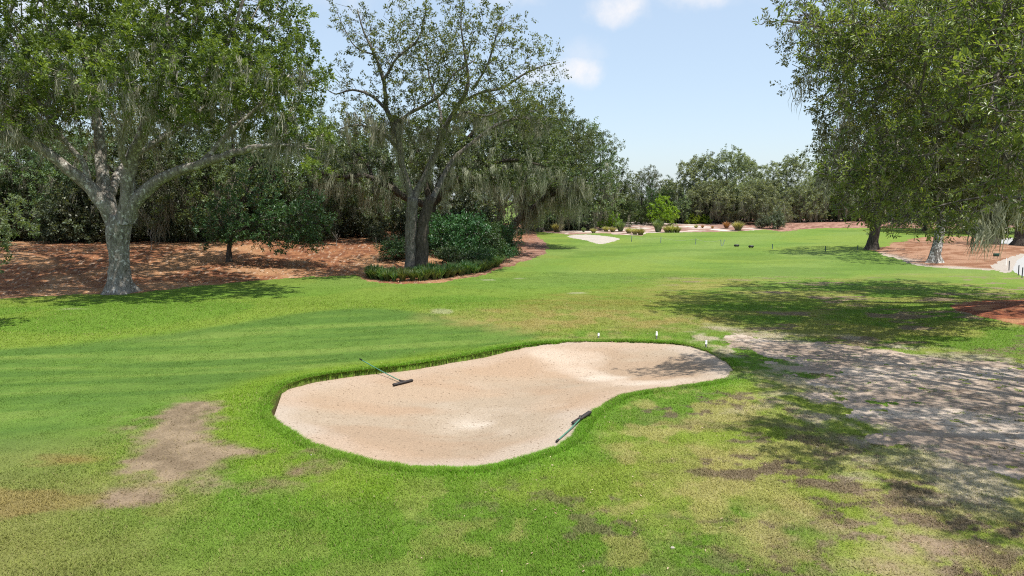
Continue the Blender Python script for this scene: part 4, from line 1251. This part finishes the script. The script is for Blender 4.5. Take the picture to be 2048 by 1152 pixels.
# grass clumps in the sandy bed
TUS = [tussock(71, 1.5, .75, 'grass_leaf', 420, .022, base_r=.3), tussock(72, .85, .7, 'gold_leaf', 300, .022, base_r=.25), tussock(73, .95, .7, 'rust_leaf', 300, .022, base_r=.2)]
for k, u_, v_, s, lb in [(0, 1241, 463, 1.0, 'tall blue-green grass clump in the left of the sandy bed'), (0, 1316, 464, 1.15, 'tallest blue-green grass clump, in the middle of the sandy bed'), (1, 1258, 467, 1.0, 'golden grass tuft just right of the left blue-green clump'), (1, 1270, 469, 1.0, 'golden grass tuft second right of the left blue-green clump'),
                         (1, 1281, 470, 1.05, 'golden grass tuft at the front tip of the sandy bed'), (1, 1225, 464, .9, 'golden grass tuft left of the left blue-green clump'), (1, 1212, 463, .9, 'golden grass tuft farther left of the left blue-green clump'), (1, 1334, 465, 1.1, 'golden grass tuft just right of the tallest clump'), (1, 1344, 465, 1.2, 'golden grass tuft second right of the tallest clump'), (1, 1354, 465, 1.1, 'golden grass tuft third right of the tallest clump'),
                         (2, 1453, 457, 1.1, 'rusty red grass clump near the right end of the sandy bed'), (1, 1476, 461, 1.6, 'biggest golden grass tuft, at the right tip of the sandy bed'), (2, 1425, 457, .45, 'small rusty tuft in the right of the sandy bed, rightmost of three'), (1, 1392, 456, .6, 'small dark tuft in the right of the sandy bed, leftmost of three'), (2, 1405, 456, .5, 'small rusty tuft in the right of the sandy bed, middle of three'), (1, 1114, 464, 1.5, 'golden grass tuft at the left end of the sandy strip'), (0, 1167, 464, .45, 'small green tuft above the far bunker'), (1, 1187, 466, .8, 'golden tuft above the right end of the far bunker')]:
    p = unp([(u_, v_)])[0]
    place(TUS[k], u_, p[1], rr.random() * 6, s, lb, 'grass clumps in the sandy bed')

# ------------------------------------------------------------------ trees on the right
def tree_at_px(name, u, v, tops, lobes_px, spec, seed, label):
    rng = np.random.default_rng(seed)
    b = unp([(u, v)])[0]; d = b[1]
    limbs = [px_limb(t, d) for t in tops]
    return build_tree(name, b, limbs, px_lobes(lobes_px, d), spec, rng, label, 'tree')


tree_at_px('oak_tree', 1743, 499,
           [[(1743, 501, 0, .43), (1748, 470, 0, .39), (1756, 430, 0, .38), (1765, 390, 0, .36)], [(1762, 400, 0, .26), (1730, 350, -1, .2), (1690, 310, -2, .12), (1650, 290, -2, .06)], [(1765, 395, 0, .28), (1790, 330, 1, .2), (1820, 260, 1, .1)], [(1764, 395, 0, .25), (1760, 330, 2, .2), (1740, 260, 3, .1)], [(1764, 400, 0, .2), (1800, 380, -2, .15), (1840, 360, -3, .08)]],
           [(1690, 300, -1, 50, 45, 3.5), (1740, 250, 1, 55, 50, 4), (1800, 250, 0, 60, 60, 4), (1830, 330, -2, 50, 40, 3), (1690, 360, -2, 40, 25, 2.5), (1760, 340, -3, 50, 35, 2.5), (1650, 330, 0, 30, 30, 2.5, .7)],
           dict(spacing=.95, per=5, nleaf=15, ln=.2, wd=.09, R=.7, leaf='wood_leaf', bark='bark_dark', moss=160, moss_len=1.8, moss_z=(3.5, 9), moss_w=.055, limit=600), 81,
           'oak with a thick dark leaning trunk at the tip of the right straw bed')
tree_at_px('oak_tree', 1868, 525,
           [[(1867, 527, 0, .40), (1871, 505, 0, .33), (1878, 475, 0, .30), (1882, 450, 0, .28), (1881, 410, 0, .25), (1879, 340, .3, .20)], [(1880, 400, 0, .14), (1905, 360, -1, .10), (1940, 330, -2, .05)], [(1881, 380, .2, .14), (1850, 330, 1, .10), (1820, 290, 2, .05)], [(1879, 345, .3, .17), (1885, 270, .5, .1), (1890, 200, .5, .05)]],
           [(1890, 230, 0, 60, 60, 3), (1840, 280, 1, 50, 40, 3), (1940, 310, -1, 55, 40, 3), (1890, 330, 2, 60, 30, 3, .6)],
           dict(spacing=.85, per=4, nleaf=14, ln=.16, wd=.07, R=.6, leaf='canopy_leaf', bark='bark_white', moss=60, moss_len=1.2, moss_z=(4.5, 9), limit=380), 82,
           'slim leaning oak with white lichen-spotted trunk on the pale edge of the straw bed')
for (u, v, tl, sd_, lb) in [(1984, 489, 18, 83, 'dark oak with a leaning trunk at the back of the right straw bed'), (2040, 492, 4, 84, 'dark thick-trunked oak at the right edge by the concrete path')]:
    tree_at_px('oak_tree', u, v,
               [[(u, v + 3, 0, .58), (u + tl * .4, v - 25, 0, .46), (u + tl, v - 55, 0, .44), (u + tl * 1.6, v - 90, 0, .4)], [(u + tl * 1.5, v - 85, 0, .25), (u - 30, v - 140, -1, .16), (u - 70, v - 180, -2, .08)], [(u + tl * 1.6, v - 88, 0, .25), (u + 60, v - 160, 1, .15), (u + 100, v - 220, 1, .07)], [(u + tl * 1.6, v - 90, 0, .25), (u + 20, v - 190, 0, .16), (u + 10, v - 260, 0, .07)]],
               [(u - 60, v - 190, -1, 55, 45, 4), (u + 20, v - 250, 0, 60, 50, 4), (u + 90, v - 210, 1, 60, 50, 4), (u + 10, v - 150, 2, 60, 35, 4, .7)],
               dict(spacing=1.0, per=5, nleaf=15, ln=.2, wd=.09, R=.7, leaf='wood_leaf', bark='bark_dark', moss=80, moss_len=1.8, moss_z=(4, 9), moss_w=.055, limit=420), sd_, lb)
RG = 'dark oaks far off behind the right straw bed'
for (u_, d_, a, s, k), lb in zip([(1930, 92, .5, 1.05, 0), (2010, 96, 1.7, 1.1, 3), (2110, 90, 2.8, 1.1, 1), (1850, 100, 3.9, .95, 2)], ['far dark oak seen between the white lichen trunk and the leaning trunk', 'far dark oak behind the leaning trunk of the right bed', 'far dark oak beyond the concrete path at the right edge', 'far dark oak right behind the white lichen trunk']):
    place(OAK[k], u_, d_, a, s, lb, RG)


# the large near oak: trunk just outside the right edge, mulch ring round it
def right_oak():
    rng = np.random.default_rng(91)
    x0, y0 = 23.0, 28.5
    b = np.array([x0, y0, ground_z(x0, y0)[0]])
    def P(u, v, d): return at(u, v, d)
    T = np.array([x0 - .2, y0, 3.6])
    limbs = [(np.array([b, [x0, y0, 1.6], T]), [.62, .52, .56]),
             (np.array([T, P(1980, 300, 27), P(1880, 210, 26), P(1760, 130, 25.5), P(1650, 60, 25.5), P(1570, 40, 26)]), [.36, .3, .24, .17, .09, .04]),
             (np.array([T, P(1990, 340, 25), P(1900, 320, 23), P(1800, 320, 22), P(1710, 340, 22)]), [.32, .2, .12, .07, .03]),
             (np.array([T, P(2040, 200, 28), P(1990, 60, 28), P(1930, -80, 28), P(1850, -200, 28)]), [.36, .3, .24, .16, .08]),
             (np.array([T, P(2000, 250, 31), P(1900, 120, 33), P(1780, 20, 33), P(1700, -80, 33)]), [.32, .26, .2, .12, .06]),
             (np.array([T, P(2040, 330, 24), P(1980, 220, 21), P(1900, 120, 20), P(1820, 60, 20)]), [.3, .24, .18, .11, .05]),
             (np.array([T, P(2060, 400, 30), P(1960, 380, 34), P(1860, 370, 36)]), [.28, .2, .12, .05]),
             (np.array([T, [24, 27, 7], [28, 26, 10]]), [.34, .22, .1])]
    lobes = []
    def lb(u, v, d, rx, rz, ry, de=1.0):
        c = at(u, v, d); lobes.append((c[0], c[1], c[2], rx, ry, rz, de))
    for q in [(1585, 25, 26, 1.0, .8, 1.8, .6), (1645, 50, 26, 1.3, 1.2, 2.4, .8), (1655, 140, 25, 1.1, 1.2, 2.2, .7), (1700, 90, 25, 1.4, 1.4, 2.6, 1), (1690, 210, 25.5, 1.1, 1.3, 2.2, .8), (1735, 190, 24, 1.5, 1.6, 2.4, 1), (1720, 280, 26, 1.4, 1.2, 2.4, .9),
              (1790, 110, 24, 1.8, 1.6, 2.6, 1), (1790, 260, 24, 1.6, 1.6, 2.6, 1), (1860, 60, 24, 1.8, 1.6, 2.6, 1), (1870, 190, 23, 1.8, 1.6, 2.6, 1), (1860, 310, 24, 1.6, 1.4, 2.6, 1), (1945, 110, 25, 1.9, 1.8, 2.6, 1), (1950, 250, 24, 1.8, 1.6, 2.6, 1), (1940, 370, 24, 1.6, 1.1, 2.4, 1), (2030, 180, 25, 2, 1.8, 2.6, 1), (2030, 330, 25, 1.8, 1.5, 2.4, 1),
              (1700, -60, 27, 1.8, 1.4, 3, .8), (1830, -80, 27, 2.4, 1.8, 3.2, .8), (1970, -60, 27, 2.6, 2, 3.2, .8), (1770, -190, 28, 2.2, 1.5, 3, .7), (1930, -220, 28, 2.6, 1.6, 3.2, .7),
              (1780, 60, 33, 2.2, 1.8, 2.6, .7), (1840, 220, 34, 2.4, 1.8, 2.6, .7), (1930, 300, 34, 2.4, 1.4, 2.6, .7), (1860, 390, 34, 2, .9, 2.4, .8), (1960, 400, 33, 2.2, .9, 2.4, .8), (2060, 390, 32, 2.2, 1, 2.4, .8), (2060, 60, 31, 2.6, 2.4, 3, .7)]:
        lb(*q)
    for q in [(1690, 340, 27, 1.0, .8, 2, .8), (1740, 380, 27, 1.2, .7, 2, .8), (1800, 400, 26, 1.4, .6, 2, .9), (1850, 370, 26, 1.5, .8, 2, .9), (1900, 420, 25, 1.3, .5, 2, .9), (1960, 430, 25, 1.3, .5, 2, .9), (2030, 430, 25, 1.4, .6, 2, .9), (1780, 340, 25, 1.3, .8, 2, .9), (2000, 400, 22, 1.3, .7, 1.6, .8), (1900, 370, 22, 1.2, .7, 1.6, .8), (1820, 330, 21, 1, .7, 1.4, .9), (1950, 300, 21, 1.1, .8, 1.4, .9), (2030, 300, 21, 1.1, .8, 1.4, .9), (1750, 420, 24, .9, .35, 1.4, .8), (1980, 450, 23, .9, .3, 1.4, .8)]:
        lb(*q)
    lobes += [(24, 27, 10, 3.4, 3.4, 2.2, .5), (28, 28, 8, 3, 3.4, 2.2, .4), (24, 34, 9, 3.4, 3, 2.4, .4)]
    MT = [(P(u, v, 20.5 + .1 * i), l) for i, (u, v, l) in enumerate([(1952, 450, 1.15), (1958, 440, 1.0), (1990, 415, 1.75), (1984, 420, 1.5), (1996, 405, 1.2), (2030, 390, 1.2), (2042, 385, 1.0), (1930, 430, .6), (1975, 410, .9)])]
    return build_tree('oak_tree', b, limbs, lobes,
                      dict(spacing=.58, per=6, nleaf=23, ln=.115, wd=.046, R=.46, leaf='canopy_leaf', bark='bark', gnarl=.16, moss=620, moss_len=1.4, moss_z=(5.5, 11.0), moss_strips=13, moss_w=.028, limit=3900, moss_at=MT), rng,
                      'dense overhanging oak filling the upper right, its trunk beyond the edge at the mulch ring', 'tree')


def near_oak():
    rng = np.random.default_rng(92)
    x0, y0 = 16.8, 11.5
    b = np.array([x0, y0, ground_z(x0, y0)[0]])
    T = np.array([x0 - .2, y0 + .1, 3.4])
    def P(u, v, d): return at(u, v, d)
    limbs = [(np.array([b, [x0, y0, 1.5], T]), [.55, .46, .5]),
             (np.array([T, [14, 14, 5.6], P(2010, 270, 16.5), P(1900, 300, 17), P(1800, 320, 17.2), P(1720, 350, 17.2), P(1670, 345, 17)]), [.3, .14, .06, .04, .028, .02, .012]),
             (np.array([T, [13.5, 11.5, 5.5], [10.8, 11.5, 6.6], P(2010, 150, 11.8), P(1930, 110, 11.8)]), [.3, .22, .13, .07, .03]),
             (np.array([T, [14.5, 9, 6.0], [12, 7.5, 7.4], [9.8, 6.8, 8]]), [.3, .22, .13, .05]),
             (np.array([T, [16, 12, 7], [14, 13, 9.5]]), [.34, .24, .1]),
             (np.array([T, [15, 15.5, 6.4], [12.6, 17.3, 7.8], [10.4, 17.8, 8.5], P(1680, 70, 17.4), P(1620, 40, 17.2)]), [.3, .22, .13, .075, .04, .02]),
             (np.array([T, P(2070, 400, 17), P(1960, 395, 18.5), P(1850, 420, 19), P(1760, 450, 19)]), [.2, .05, .03, .018, .010])]
    lobes = []
    def lb(u, v, d, rx, rz, ry, de=1.0):
        c = at(u, v, d); lobes.append((c[0], c[1], c[2], rx, ry, rz, de))
    # bough with pale leaves hanging in mid view
    for q in [(1670, 345, 17, .35, .3, .6, 1), (1700, 390, 17, .35, .4, .7, 1), (1735, 350, 17, .5, .45, .8, 1), (1790, 320, 17, .5, .4, .8, 1), (1745, 420, 17.3, .4, .25, .7, 1), (1800, 390, 17.2, .45, .35, .8, .8), (1850, 350, 17.2, .5, .4, .8, .8), (1770, 260, 17, .4, .3, .7, .6), (1690, 300, 17.2, .3, .25, .6, .7),
              (1850, 440, 19, .5, .22, .8, .9), (1790, 452, 19, .35, .2, .6, .8), (1920, 430, 18.6, .5, .3, .8, .8), (1885, 462, 19, .3, .16, .5, .8),
              (1605, 35, 17.2, .3, .3, .6, .7), (1640, 70, 17.2, .4, .4, .8, .9), (1690, 60, 17.4, .5, .5, .9, 1), (1690, 130, 17.3, .45, .4, .8, .9), (1740, 90, 17.5, .5, .5, 1, 1), (1650, 130, 17, .3, .3, .6, .7), (1700, 200, 17.5, .35, .4, .7, .8), (1570, 30, 17.3, .2, .2, .4, .5), (1760, 170, 17.5, .5, .5, .9, .9), (1820, 110, 17.5, .5, .5, .9, .9), (1840, 230, 17.3, .5, .5, .9, .8),
              # leaves near the right edge
              (2010, 60, 11.6, .42, .5, .7, 1), (1950, 120, 11.8, .42, .32, .6, 1), (2030, 170, 11.6, .4, .4, .7, 1), (1960, 200, 11.9, .35, .25, .6, .9), (1905, 90, 11.9, .26, .25, .5, .8), (2020, 280, 11.8, .4, .35, .7, .9), (1940, 300, 12.4, .4, .3, .6, .7), (1990, 380, 12.4, .35, .25, .6, .7), (2045, 330, 11.5, .3, .4, .5, .9), (1920, 220, 12.2, .3, .2, .5, .7), (1880, 170, 12.4, .25, .2, .4, .6), (2035, 0, 11.5, .4, .4, .7, 1), (1960, 20, 12, .4, .3, .6, .8), (1900, 20, 11.5, .3, .25, .5, .8), (1985, 130, 10.5, .3, .3, .5, .9), (2035, 230, 10.4, .3, .35, .5, .9), (1930, 160, 10.8, .25, .2, .4, .8), (2040, 90, 10.2, .3, .4, .5, .9)]:
        lb(*q)
    # the rest of the crown, out of the picture, that shades the corner
    dl = [(9.6, 8.0, 7.6, 1.3, 1.5, .9), (10.2, 10.2, 8.2, 1.3, 1.4, 1.0), (10, 13.4, 8.6, 1.5, 1.6, 1.1), (9.8, 16.4, 8.6, 1.6, 1.7, 1.1), (11.5, 18.8, 8.8, 1.8, 1.6, 1.2), (12.6, 16, 9.4, 2, 2, 1.3), (12.4, 12.6, 9.6, 2, 2, 1.3), (12.2, 9, 8.8, 2, 1.9, 1.2), (11.5, 6.4, 8, 1.6, 1.4, 1), (15, 8, 9.2, 2.2, 2.2, 1.3), (15.4, 12, 10.4, 2.4, 2.4, 1.4), (15.6, 16, 9.6, 2.4, 2.2, 1.3), (18.6, 11, 9.2, 2.4, 2.8, 1.4), (13.6, 20.6, 8, 1.8, 1.6, 1.1)]
    lobes += [(*q, .25) for q in dl]
    lobes += [(9.0, 8.6, 7.2, .7, 1.0, .6, .6), (9.2, 10.6, 7.6, .7, 1.1, .6, .6), (9.5, 12.8, 8.0, .8, 1.1, .7, .6), (9.6, 15, 8.2, .8, 1.1, .7, .6), (9.6, 17, 8.4, .8, 1.0, .7, .5), (11, 11.5, 8.6, 1.2, 1.6, .8, .35), (11, 15, 9, 1.2, 1.6, .8, .35), (8.0, 17.3, 8.6, .6, .7, .4, .6)]
    return build_tree('oak_tree', b, limbs, lobes,
                      dict(spacing=.25, per=4, nleaf=11, ln=.112, wd=.038, R=.34, leaf='near_leaf', bark='bark_twin', gnarl=.22, tip=.007, moss=0, fold=True, twigs=True, limit=6500), rng,
                      'nearest oak, its bright lance-shaped leaves hanging in from the right edge', 'tree')


right_oak()
near_oak()

# ------------------------------------------------------------------ bunker rakes, stakes, rope line
def frame(ax, up=(0, 0, 1)):
    a = norm(np.asarray(ax, float)); s = norm(np.cross(a, up)); u = np.cross(s, a)
    return np.stack([s, a, u], 1)


def rake(head, end, label, axis=None):
    head = np.array(head); end = np.array(end)
    r = empty('bunker_rake', head, label, 'rake', 'rakes left at the sand bunker')
    e = end - head
    R = frame(e)
    mb = MB()
    p0 = R @ np.array([0, .02, .05]); n = 8
    pts = np.array([p0 + (e - p0) * t for t in np.linspace(0, 1, n)])
    pts[1:-1, 2] -= .015 * np.sin(np.linspace(0, pi, n))[1:-1]
    mb.tube(pts, .0135, 8)
    h = mb.build('handle', M['green_pole'], r)
    g = MB(); g.tube([pts[-1] - norm(e) * .10, pts[-1] + norm(e) * .01], .021, 8); g.build('grip', M['black'], h)
    hd = MB()
    flat_e = norm(np.array([e[0], e[1], 0])); R2 = frame(flat_e)
    if axis is not None:                                  # head tipped up against the lip
        s2 = norm(np.array(axis)); u2 = norm(np.array([0, 0, 1.0]) - s2[2] * s2); R2 = np.stack([s2, np.cross(u2, s2), u2], 1)
    hd.box(R2 @ np.array([0, 0, .045]), (.64, .085, .05), R2, .25)
    hd.tube([R2 @ np.array([0, 0, .05]), R2 @ np.array([0, .04, .06]), p0 + norm(e) * .14], [.028, .026, .022], 8)
    for s_ in (-1, 1):
        hd.tube([R2 @ np.array([s_ * .16, 0, .05]), p0 + norm(e) * .12], [.010, .010], 6)
    ho = hd.build('head', M['rubber'], r, smooth=False)
    tt = MB()
    for k in range(15):
        x = -.31 + .62 * k / 14
        tt.tube([R2 @ np.array([x, 0, .035]), R2 @ np.array([x, -.012, .0]), R2 @ np.array([x, -.02, -.03])], [.011, .010, .006], 5)
    tt.build('teeth', M['rubber'], ho)
    return r


def sand_at(u, v):
    r = rays(u, v); z = -.3
    for _ in range(30):
        t = (z - CAM_H) / r[2]; p = CAM + r * t
        x = np.array([p[0]]); y = np.array([p[1]])
        z = sand_z(x, y, sdist(x, y, BUNKER, 9))[0]
    return np.array([p[0], p[1], z])


def on_ray(u, v, from_p, length):
    """point of sight line (u,v) at the given distance from from_p, the farther of the two"""
    r = norm(rays(u, v)); o = CAM - from_p
    b = o @ r; c = o @ o - length ** 2
    disc = b * b - c
    if disc <= 0: return CAM + r * (-b)
    return CAM + r * (-b + math.sqrt(disc))


h1 = sand_at(806, 768)
e1 = on_ray(720, 718, h1, 1.92)
xy = np.array([e1[0]]), np.array([e1[1]])
zmin = (terrain(*xy) + lawn_lip(*xy, sdist(*xy, BUNKER, 9)))[0] + .05
e1[2] = max(e1[2], zmin)
rake(h1, e1, 'green-handled rake propped over the far turf lip, head down in the sand')
hl = sand_at(1147, 850)
_r = rays(1180, 828); hr = CAM + _r * ((.06 - CAM_H) / _r[2])
h2 = hl + norm(hr - hl) * .30
e2 = sand_at(1113, 886) + np.array([0, 0, .035])
rake(h2, e2, 'green-handled rake lying along the near right edge, head tipped against turf', hr - hl)


def stake(u, v, h, label):
    b = unp([(u, v)])[0]
    b[2] += lawn_lip(*(np.array([q]) for q in b[:2]), sdist(*(np.array([q]) for q in b[:2]), BUNKER, 9))[0]
    r = empty('marker_stake', b, label, 'stake', 'black and white stakes round the bunker')
    a = MB(); a.tube([(0, 0, -.1), (0, 0, h * .5)], .028, 10); a.build('post', M['black'], r)
    c = MB(); c.tube([(0, 0, h * .5), (0, 0, h * .93), (0, 0, h)], [.031, .031, .024], 10); c.build('cap', M['white'], r)


stake(1197, 676.5, .16, 'white-capped stake at the back of the bunker, leftmost and lowest of three')
stake(1313, 679, .25, 'white-capped stake at the back of the bunker, middle of three')
stake(1412, 697, .24, 'white-capped black stake by the right end of the bunker, nearest of three')


def rope_line():
    pts = unp([(1263, 483.5), (1321, 486), (1391, 489), (1443, 492)])
    r = empty('rope_fence', pts[0], 'low fence of dark green posts and thin rope across the fairway', 'fence')
    H = .62; tops = []
    for p in list(pts) + [pts[3] + np.array([.12, .15, 0])]:
        q = p - pts[0]; a = MB(); ln = rr.uniform(-.05, .05)
        if len(tops) == 4: ln = .22
        if len(tops) == 3: ln = -.10
        t = q + np.array([ln, 0, H]); tops.append(t)
        a.tube([q - np.array([0, 0, .1]), t], .035, 8); a.build('post', M['sign'], r)
    for i in range(3):
        a = MB(); s = np.linspace(0, 1, 12)[:, None]
        w = tops[i] * (1 - s) + tops[i + 1] * s; w[:, 2] += -.06 - .22 * 4 * (s * (1 - s))[:, 0]
        a.tube(w, .014, 5); a.build('rope', M['rope'], r)


rope_line()


def thin_post(u, v, h, rad, mat, label, group):
    b = unp([(u, v)])[0]
    a = MB(); a.tube([(0, 0, -.1), (rr.uniform(-.03, .03), 0, h * .96), (0, 0, h)], [rad, rad, rad * .5], 8)
    o = a.build('marker_post', M[mat], None); o.location = b
    tag(o, label, 'post', group)


for u, v, lb in [(1545, 498, 'short dark post on the fairway, left tip of the tree shadow'), (1651, 503, 'short dark post on the shaded fairway, left of the dark leaning trunk'), (1715, 501, 'short dark post closest to the dark leaning trunk')]:
    thin_post(u, v, .46, .04, 'sign', lb, 'short dark posts on the fairway')
for u, v, lb in [(2018, 541, 'thin black post at the corner of the concrete path, leftmost'), (2037, 551, 'thin black post beside the concrete path, second from the left'), (2044, 556, 'thin black post beside the concrete path, cut close to the right edge')]:
    thin_post(u, v, .62, .028, 'black', lb, 'thin black posts along the concrete path')
thin_post(2012, 531, .5, .016, 'white', 'slender white post on the pale sand beside the concrete path', None)
for u, v, lb in [(1473, 494, 'black tee marker block on the fairway, nearer the rope fence'), (1502, 496, 'black tee marker block on the fairway, farther from the rope fence')]:
    b = unp([(u, v)])[0]
    r = empty('tee_marker', b, lb, 'tee marker', 'black tee markers')
    a = MB(); a.box((0, 0, .15), (.46, .28, .2), None, .3); a.build('block', M['black'], r)
    a = MB()
    for s_ in (-1, 1): a.tube([(s_ * .15, 0, -.05), (s_ * .15, 0, .08)], .025, 8)
    a.build('spikes', M['black'], r)
b = unp([(1992, 517)])[0]
r = empty('yard_sign', b, 'small dark green sign board standing in the right straw bed', 'sign')
a = MB(); a.box((0, 0, .27), (.42, .05, .24), frame((.1, 1, 0)), .2); a.build('board', M['sign'], r)
a = MB()
for s_ in (-.14, .14): a.tube([(s_, .03, -.1), (s_, .03, .26)], .015, 6)
a.build('legs', M['black'], r)


# small pale stones in the turf
def stone(u, v, s, label):
    rng = np.random.default_rng(int(u)); b = unp([(u, v)])[0]
    th = np.linspace(0, pi, 7)[:, None]; ph = np.linspace(0, 2 * pi, 10, endpoint=False)[None]
    q = np.stack([np.sin(th) * np.cos(ph), np.sin(th) * np.sin(ph) * .75, np.cos(th) * .55 + 0 * ph], -1) * (1 + .18 * rng.normal(0, 1, (7, 10, 1))) * s
    i, j = np.meshgrid(np.arange(6), np.arange(10), indexing='ij')
    f = np.stack([i * 10 + j, i * 10 + (j + 1) % 10, (i + 1) * 10 + (j + 1) % 10, (i + 1) * 10 + j], -1).reshape(-1, 4)
    o = mesh_np('stone', q.reshape(-1, 3), f, M['stone'], smooth=True); o.location = b + np.array([0, 0, s * .35])
    tag(o, label, 'stone', 'pale stones in the grass')


stone(1345, 1097, .028, 'small pale stone in the yellowish grass near the bottom of the view')
stone(622, 911, .022, 'tiny white pebble in the lush grass left of the bunker')

# fallen leaves
def litter():
    rng = np.random.default_rng(77)
    n = 9000
    u = rng.uniform(-60, 1100, n); v = rng.uniform(470, 600, n)
    d = 30 + 26 * rng.random(n); x = (u - 1024) / F * d
    p = np.stack([x, d], -1)
    k = sdist(p[:, 0], p[:, 1], Z_WOODS, 3) > 0; p = p[k]
    m = 380; d2 = 7.5 * np.exp(rng.random(m) * 1.5); t = np.radians(rng.uniform(-12, 38, m))
    q = np.stack([d2 * np.sin(t), d2 * np.cos(t)], -1)
    k = sdist(q[:, 0], q[:, 1], BUNKER, 3) < -.1; q = q[k]
    p = np.vstack([p, q]); z = terrain(p[:, 0], p[:, 1]) + np.where(np.arange(len(p)) < len(p) - len(q), .02, .035)
    P3 = np.column_stack([p, z]); n = len(P3)
    a = rng.random(n) * 6.28
    ax = np.stack([np.cos(a), np.sin(a), rng.normal(0, .25, n)], -1)
    nn = norm(np.array([0, 0, 1.0]) + rng.normal(0, .3, (n, 3)))
    near = np.arange(n) >= n - len(q)
    ln = np.where(near, .045, .13) * rng.uniform(.7, 1.3, n)
    v_, f, kk_ = leaves_np(P3, ax, nn, ln, ln * .45)
    o = mesh_np('fallen_leaves', v_, f, M['dead'], v=np.repeat(rng.random(n), kk_))
    tag(o, 'dry brown and pale leaves scattered over the straw bank and turf', 'fallen leaves', kind='stuff')


litter()

# ------------------------------------------------------------------ light and sky
SUN = norm(np.array([.31, -.20, .95]))
el = math.asin(SUN[2]); az = math.atan2(SUN[0], SUN[1])
ld = bpy.data.lights.new("sun", 'SUN'); ld.energy = 4.6; ld.angle = radians(.53); ld.color = (1, .955, .88)
lo = bpy.data.objects.new("sun", ld); COL.objects.link(lo)
from mathutils import Vector
lo.rotation_euler = Vector(SUN).to_track_quat('Z', 'Y').to_euler()
lo.location = (20, -10, 60)

W = bpy.data.worlds.new("World"); S.world = W; W.use_nodes = True
nt = W.node_tree
for n_ in list(nt.nodes): nt.nodes.remove(n_)
N = lambda t, **kw: _node(nt, t, kw); Lk = nt.links.new
sky = N('ShaderNodeTexSky', sky_type='NISHITA', sun_disc=False, sun_elevation=el, sun_rotation=az, air_density=1.0, dust_density=1.0, ozone_density=1.0, altitude=20)
tc = N('ShaderNodeTexCoord')
nz = N('ShaderNodeTexNoise', Scale=16.0, Detail=7.0, Roughness=.6); Lk(tc.outputs['Generated'], nz.inputs['Vector'])
cur = None
for (u, v, rad, amp, asp) in [(1150, 142, .045, .8, 2.2), (1085, 152, .040, .5, 2.6), (1238, 8, .045, .75, 1.7), (1400, -22, .075, .6, 3.0), (1010, -12, .06, .35, 3.0), (1165, 105, .035, .25, 1.6), (700, -90, .14, .5, 2.2), (2000, -120, .2, .6, 2), (200, 0, .2, .5, 2)]:
    c = norm(rays(u, v))
    sub = N('ShaderNodeVectorMath', operation='SUBTRACT'); Lk(tc.outputs['Generated'], sub.inputs[0]); sub.inputs[1].default_value = c
    mul = N('ShaderNodeVectorMath', operation='MULTIPLY'); Lk(sub.outputs[0], mul.inputs[0]); mul.inputs[1].default_value = (1, 1, asp)
    ln_ = N('ShaderNodeVectorMath', operation='LENGTH'); Lk(mul.outputs[0], ln_.inputs[0])
    wob = N('ShaderNodeMath', operation='MULTIPLY_ADD'); Lk(nz.outputs['Fac'], wob.inputs[0]); wob.inputs[1].default_value = -rad * 1.7; Lk(ln_.outputs['Value'], wob.inputs[2])
    mr = N('ShaderNodeMapRange', interpolation_type='SMOOTHSTEP'); Lk(wob.outputs[0], mr.inputs[0])
    mr.inputs[1].default_value = -rad * .55; mr.inputs[2].default_value = rad * .35; mr.inputs[3].default_value = amp; mr.inputs[4].default_value = 0
    if cur is None: cur = mr.outputs[0]
    else:
        mm = N('ShaderNodeMath', operation='MAXIMUM'); Lk(cur, mm.inputs[0]); Lk(mr.outputs[0], mm.inputs[1]); cur = mm.outputs[0]
nz2 = N('ShaderNodeTexNoise', Scale=26.0, Detail=6.0, Roughness=.6); Lk(tc.outputs['Generated'], nz2.inputs['Vector'])
wm = N('ShaderNodeMapRange'); Lk(nz2.outputs['Fac'], wm.inputs[0]); wm.inputs[1].default_value = .3; wm.inputs[2].default_value = .62; wm.inputs[3].default_value = .25; wm.inputs[4].default_value = 1.0
wv = N('ShaderNodeMath', operation='MULTIPLY'); Lk(cur, wv.inputs[0]); Lk(wm.outputs[0], wv.inputs[1]); cur = wv.outputs[0]
mx = N('ShaderNodeMix', data_type='RGBA'); mx.inputs['B'].default_value = (4.6, 4.45, 4.45, 1)
veil = N('ShaderNodeMix', data_type='RGBA'); veil.inputs['Factor'].default_value = .60; veil.inputs['B'].default_value = (2.7, 3.25, 3.85, 1)
Lk(sky.outputs[0], veil.inputs['A'])
Lk(cur, mx.inputs['Factor']); Lk(veil.outputs['Result'], mx.inputs['A'])
bg = N('ShaderNodeBackground', Strength=.15); Lk(mx.outputs['Result'], bg.inputs['Color'])
wo = N('ShaderNodeOutputWorld'); Lk(bg.outputs[0], wo.inputs['Surface'])

S.view_settings.view_transform = 'Standard'
S.view_settings.look = 'None'
S.view_settings.exposure = 0.58
S.view_settings.gamma = 1
S.render.film_transparent = False
cy = S.cycles
cy.max_bounces = 6; cy.diffuse_bounces = 3; cy.glossy_bounces = 2; cy.transmission_bounces = 3
cy.filter_width = 1.1
cy.use_denoising = False
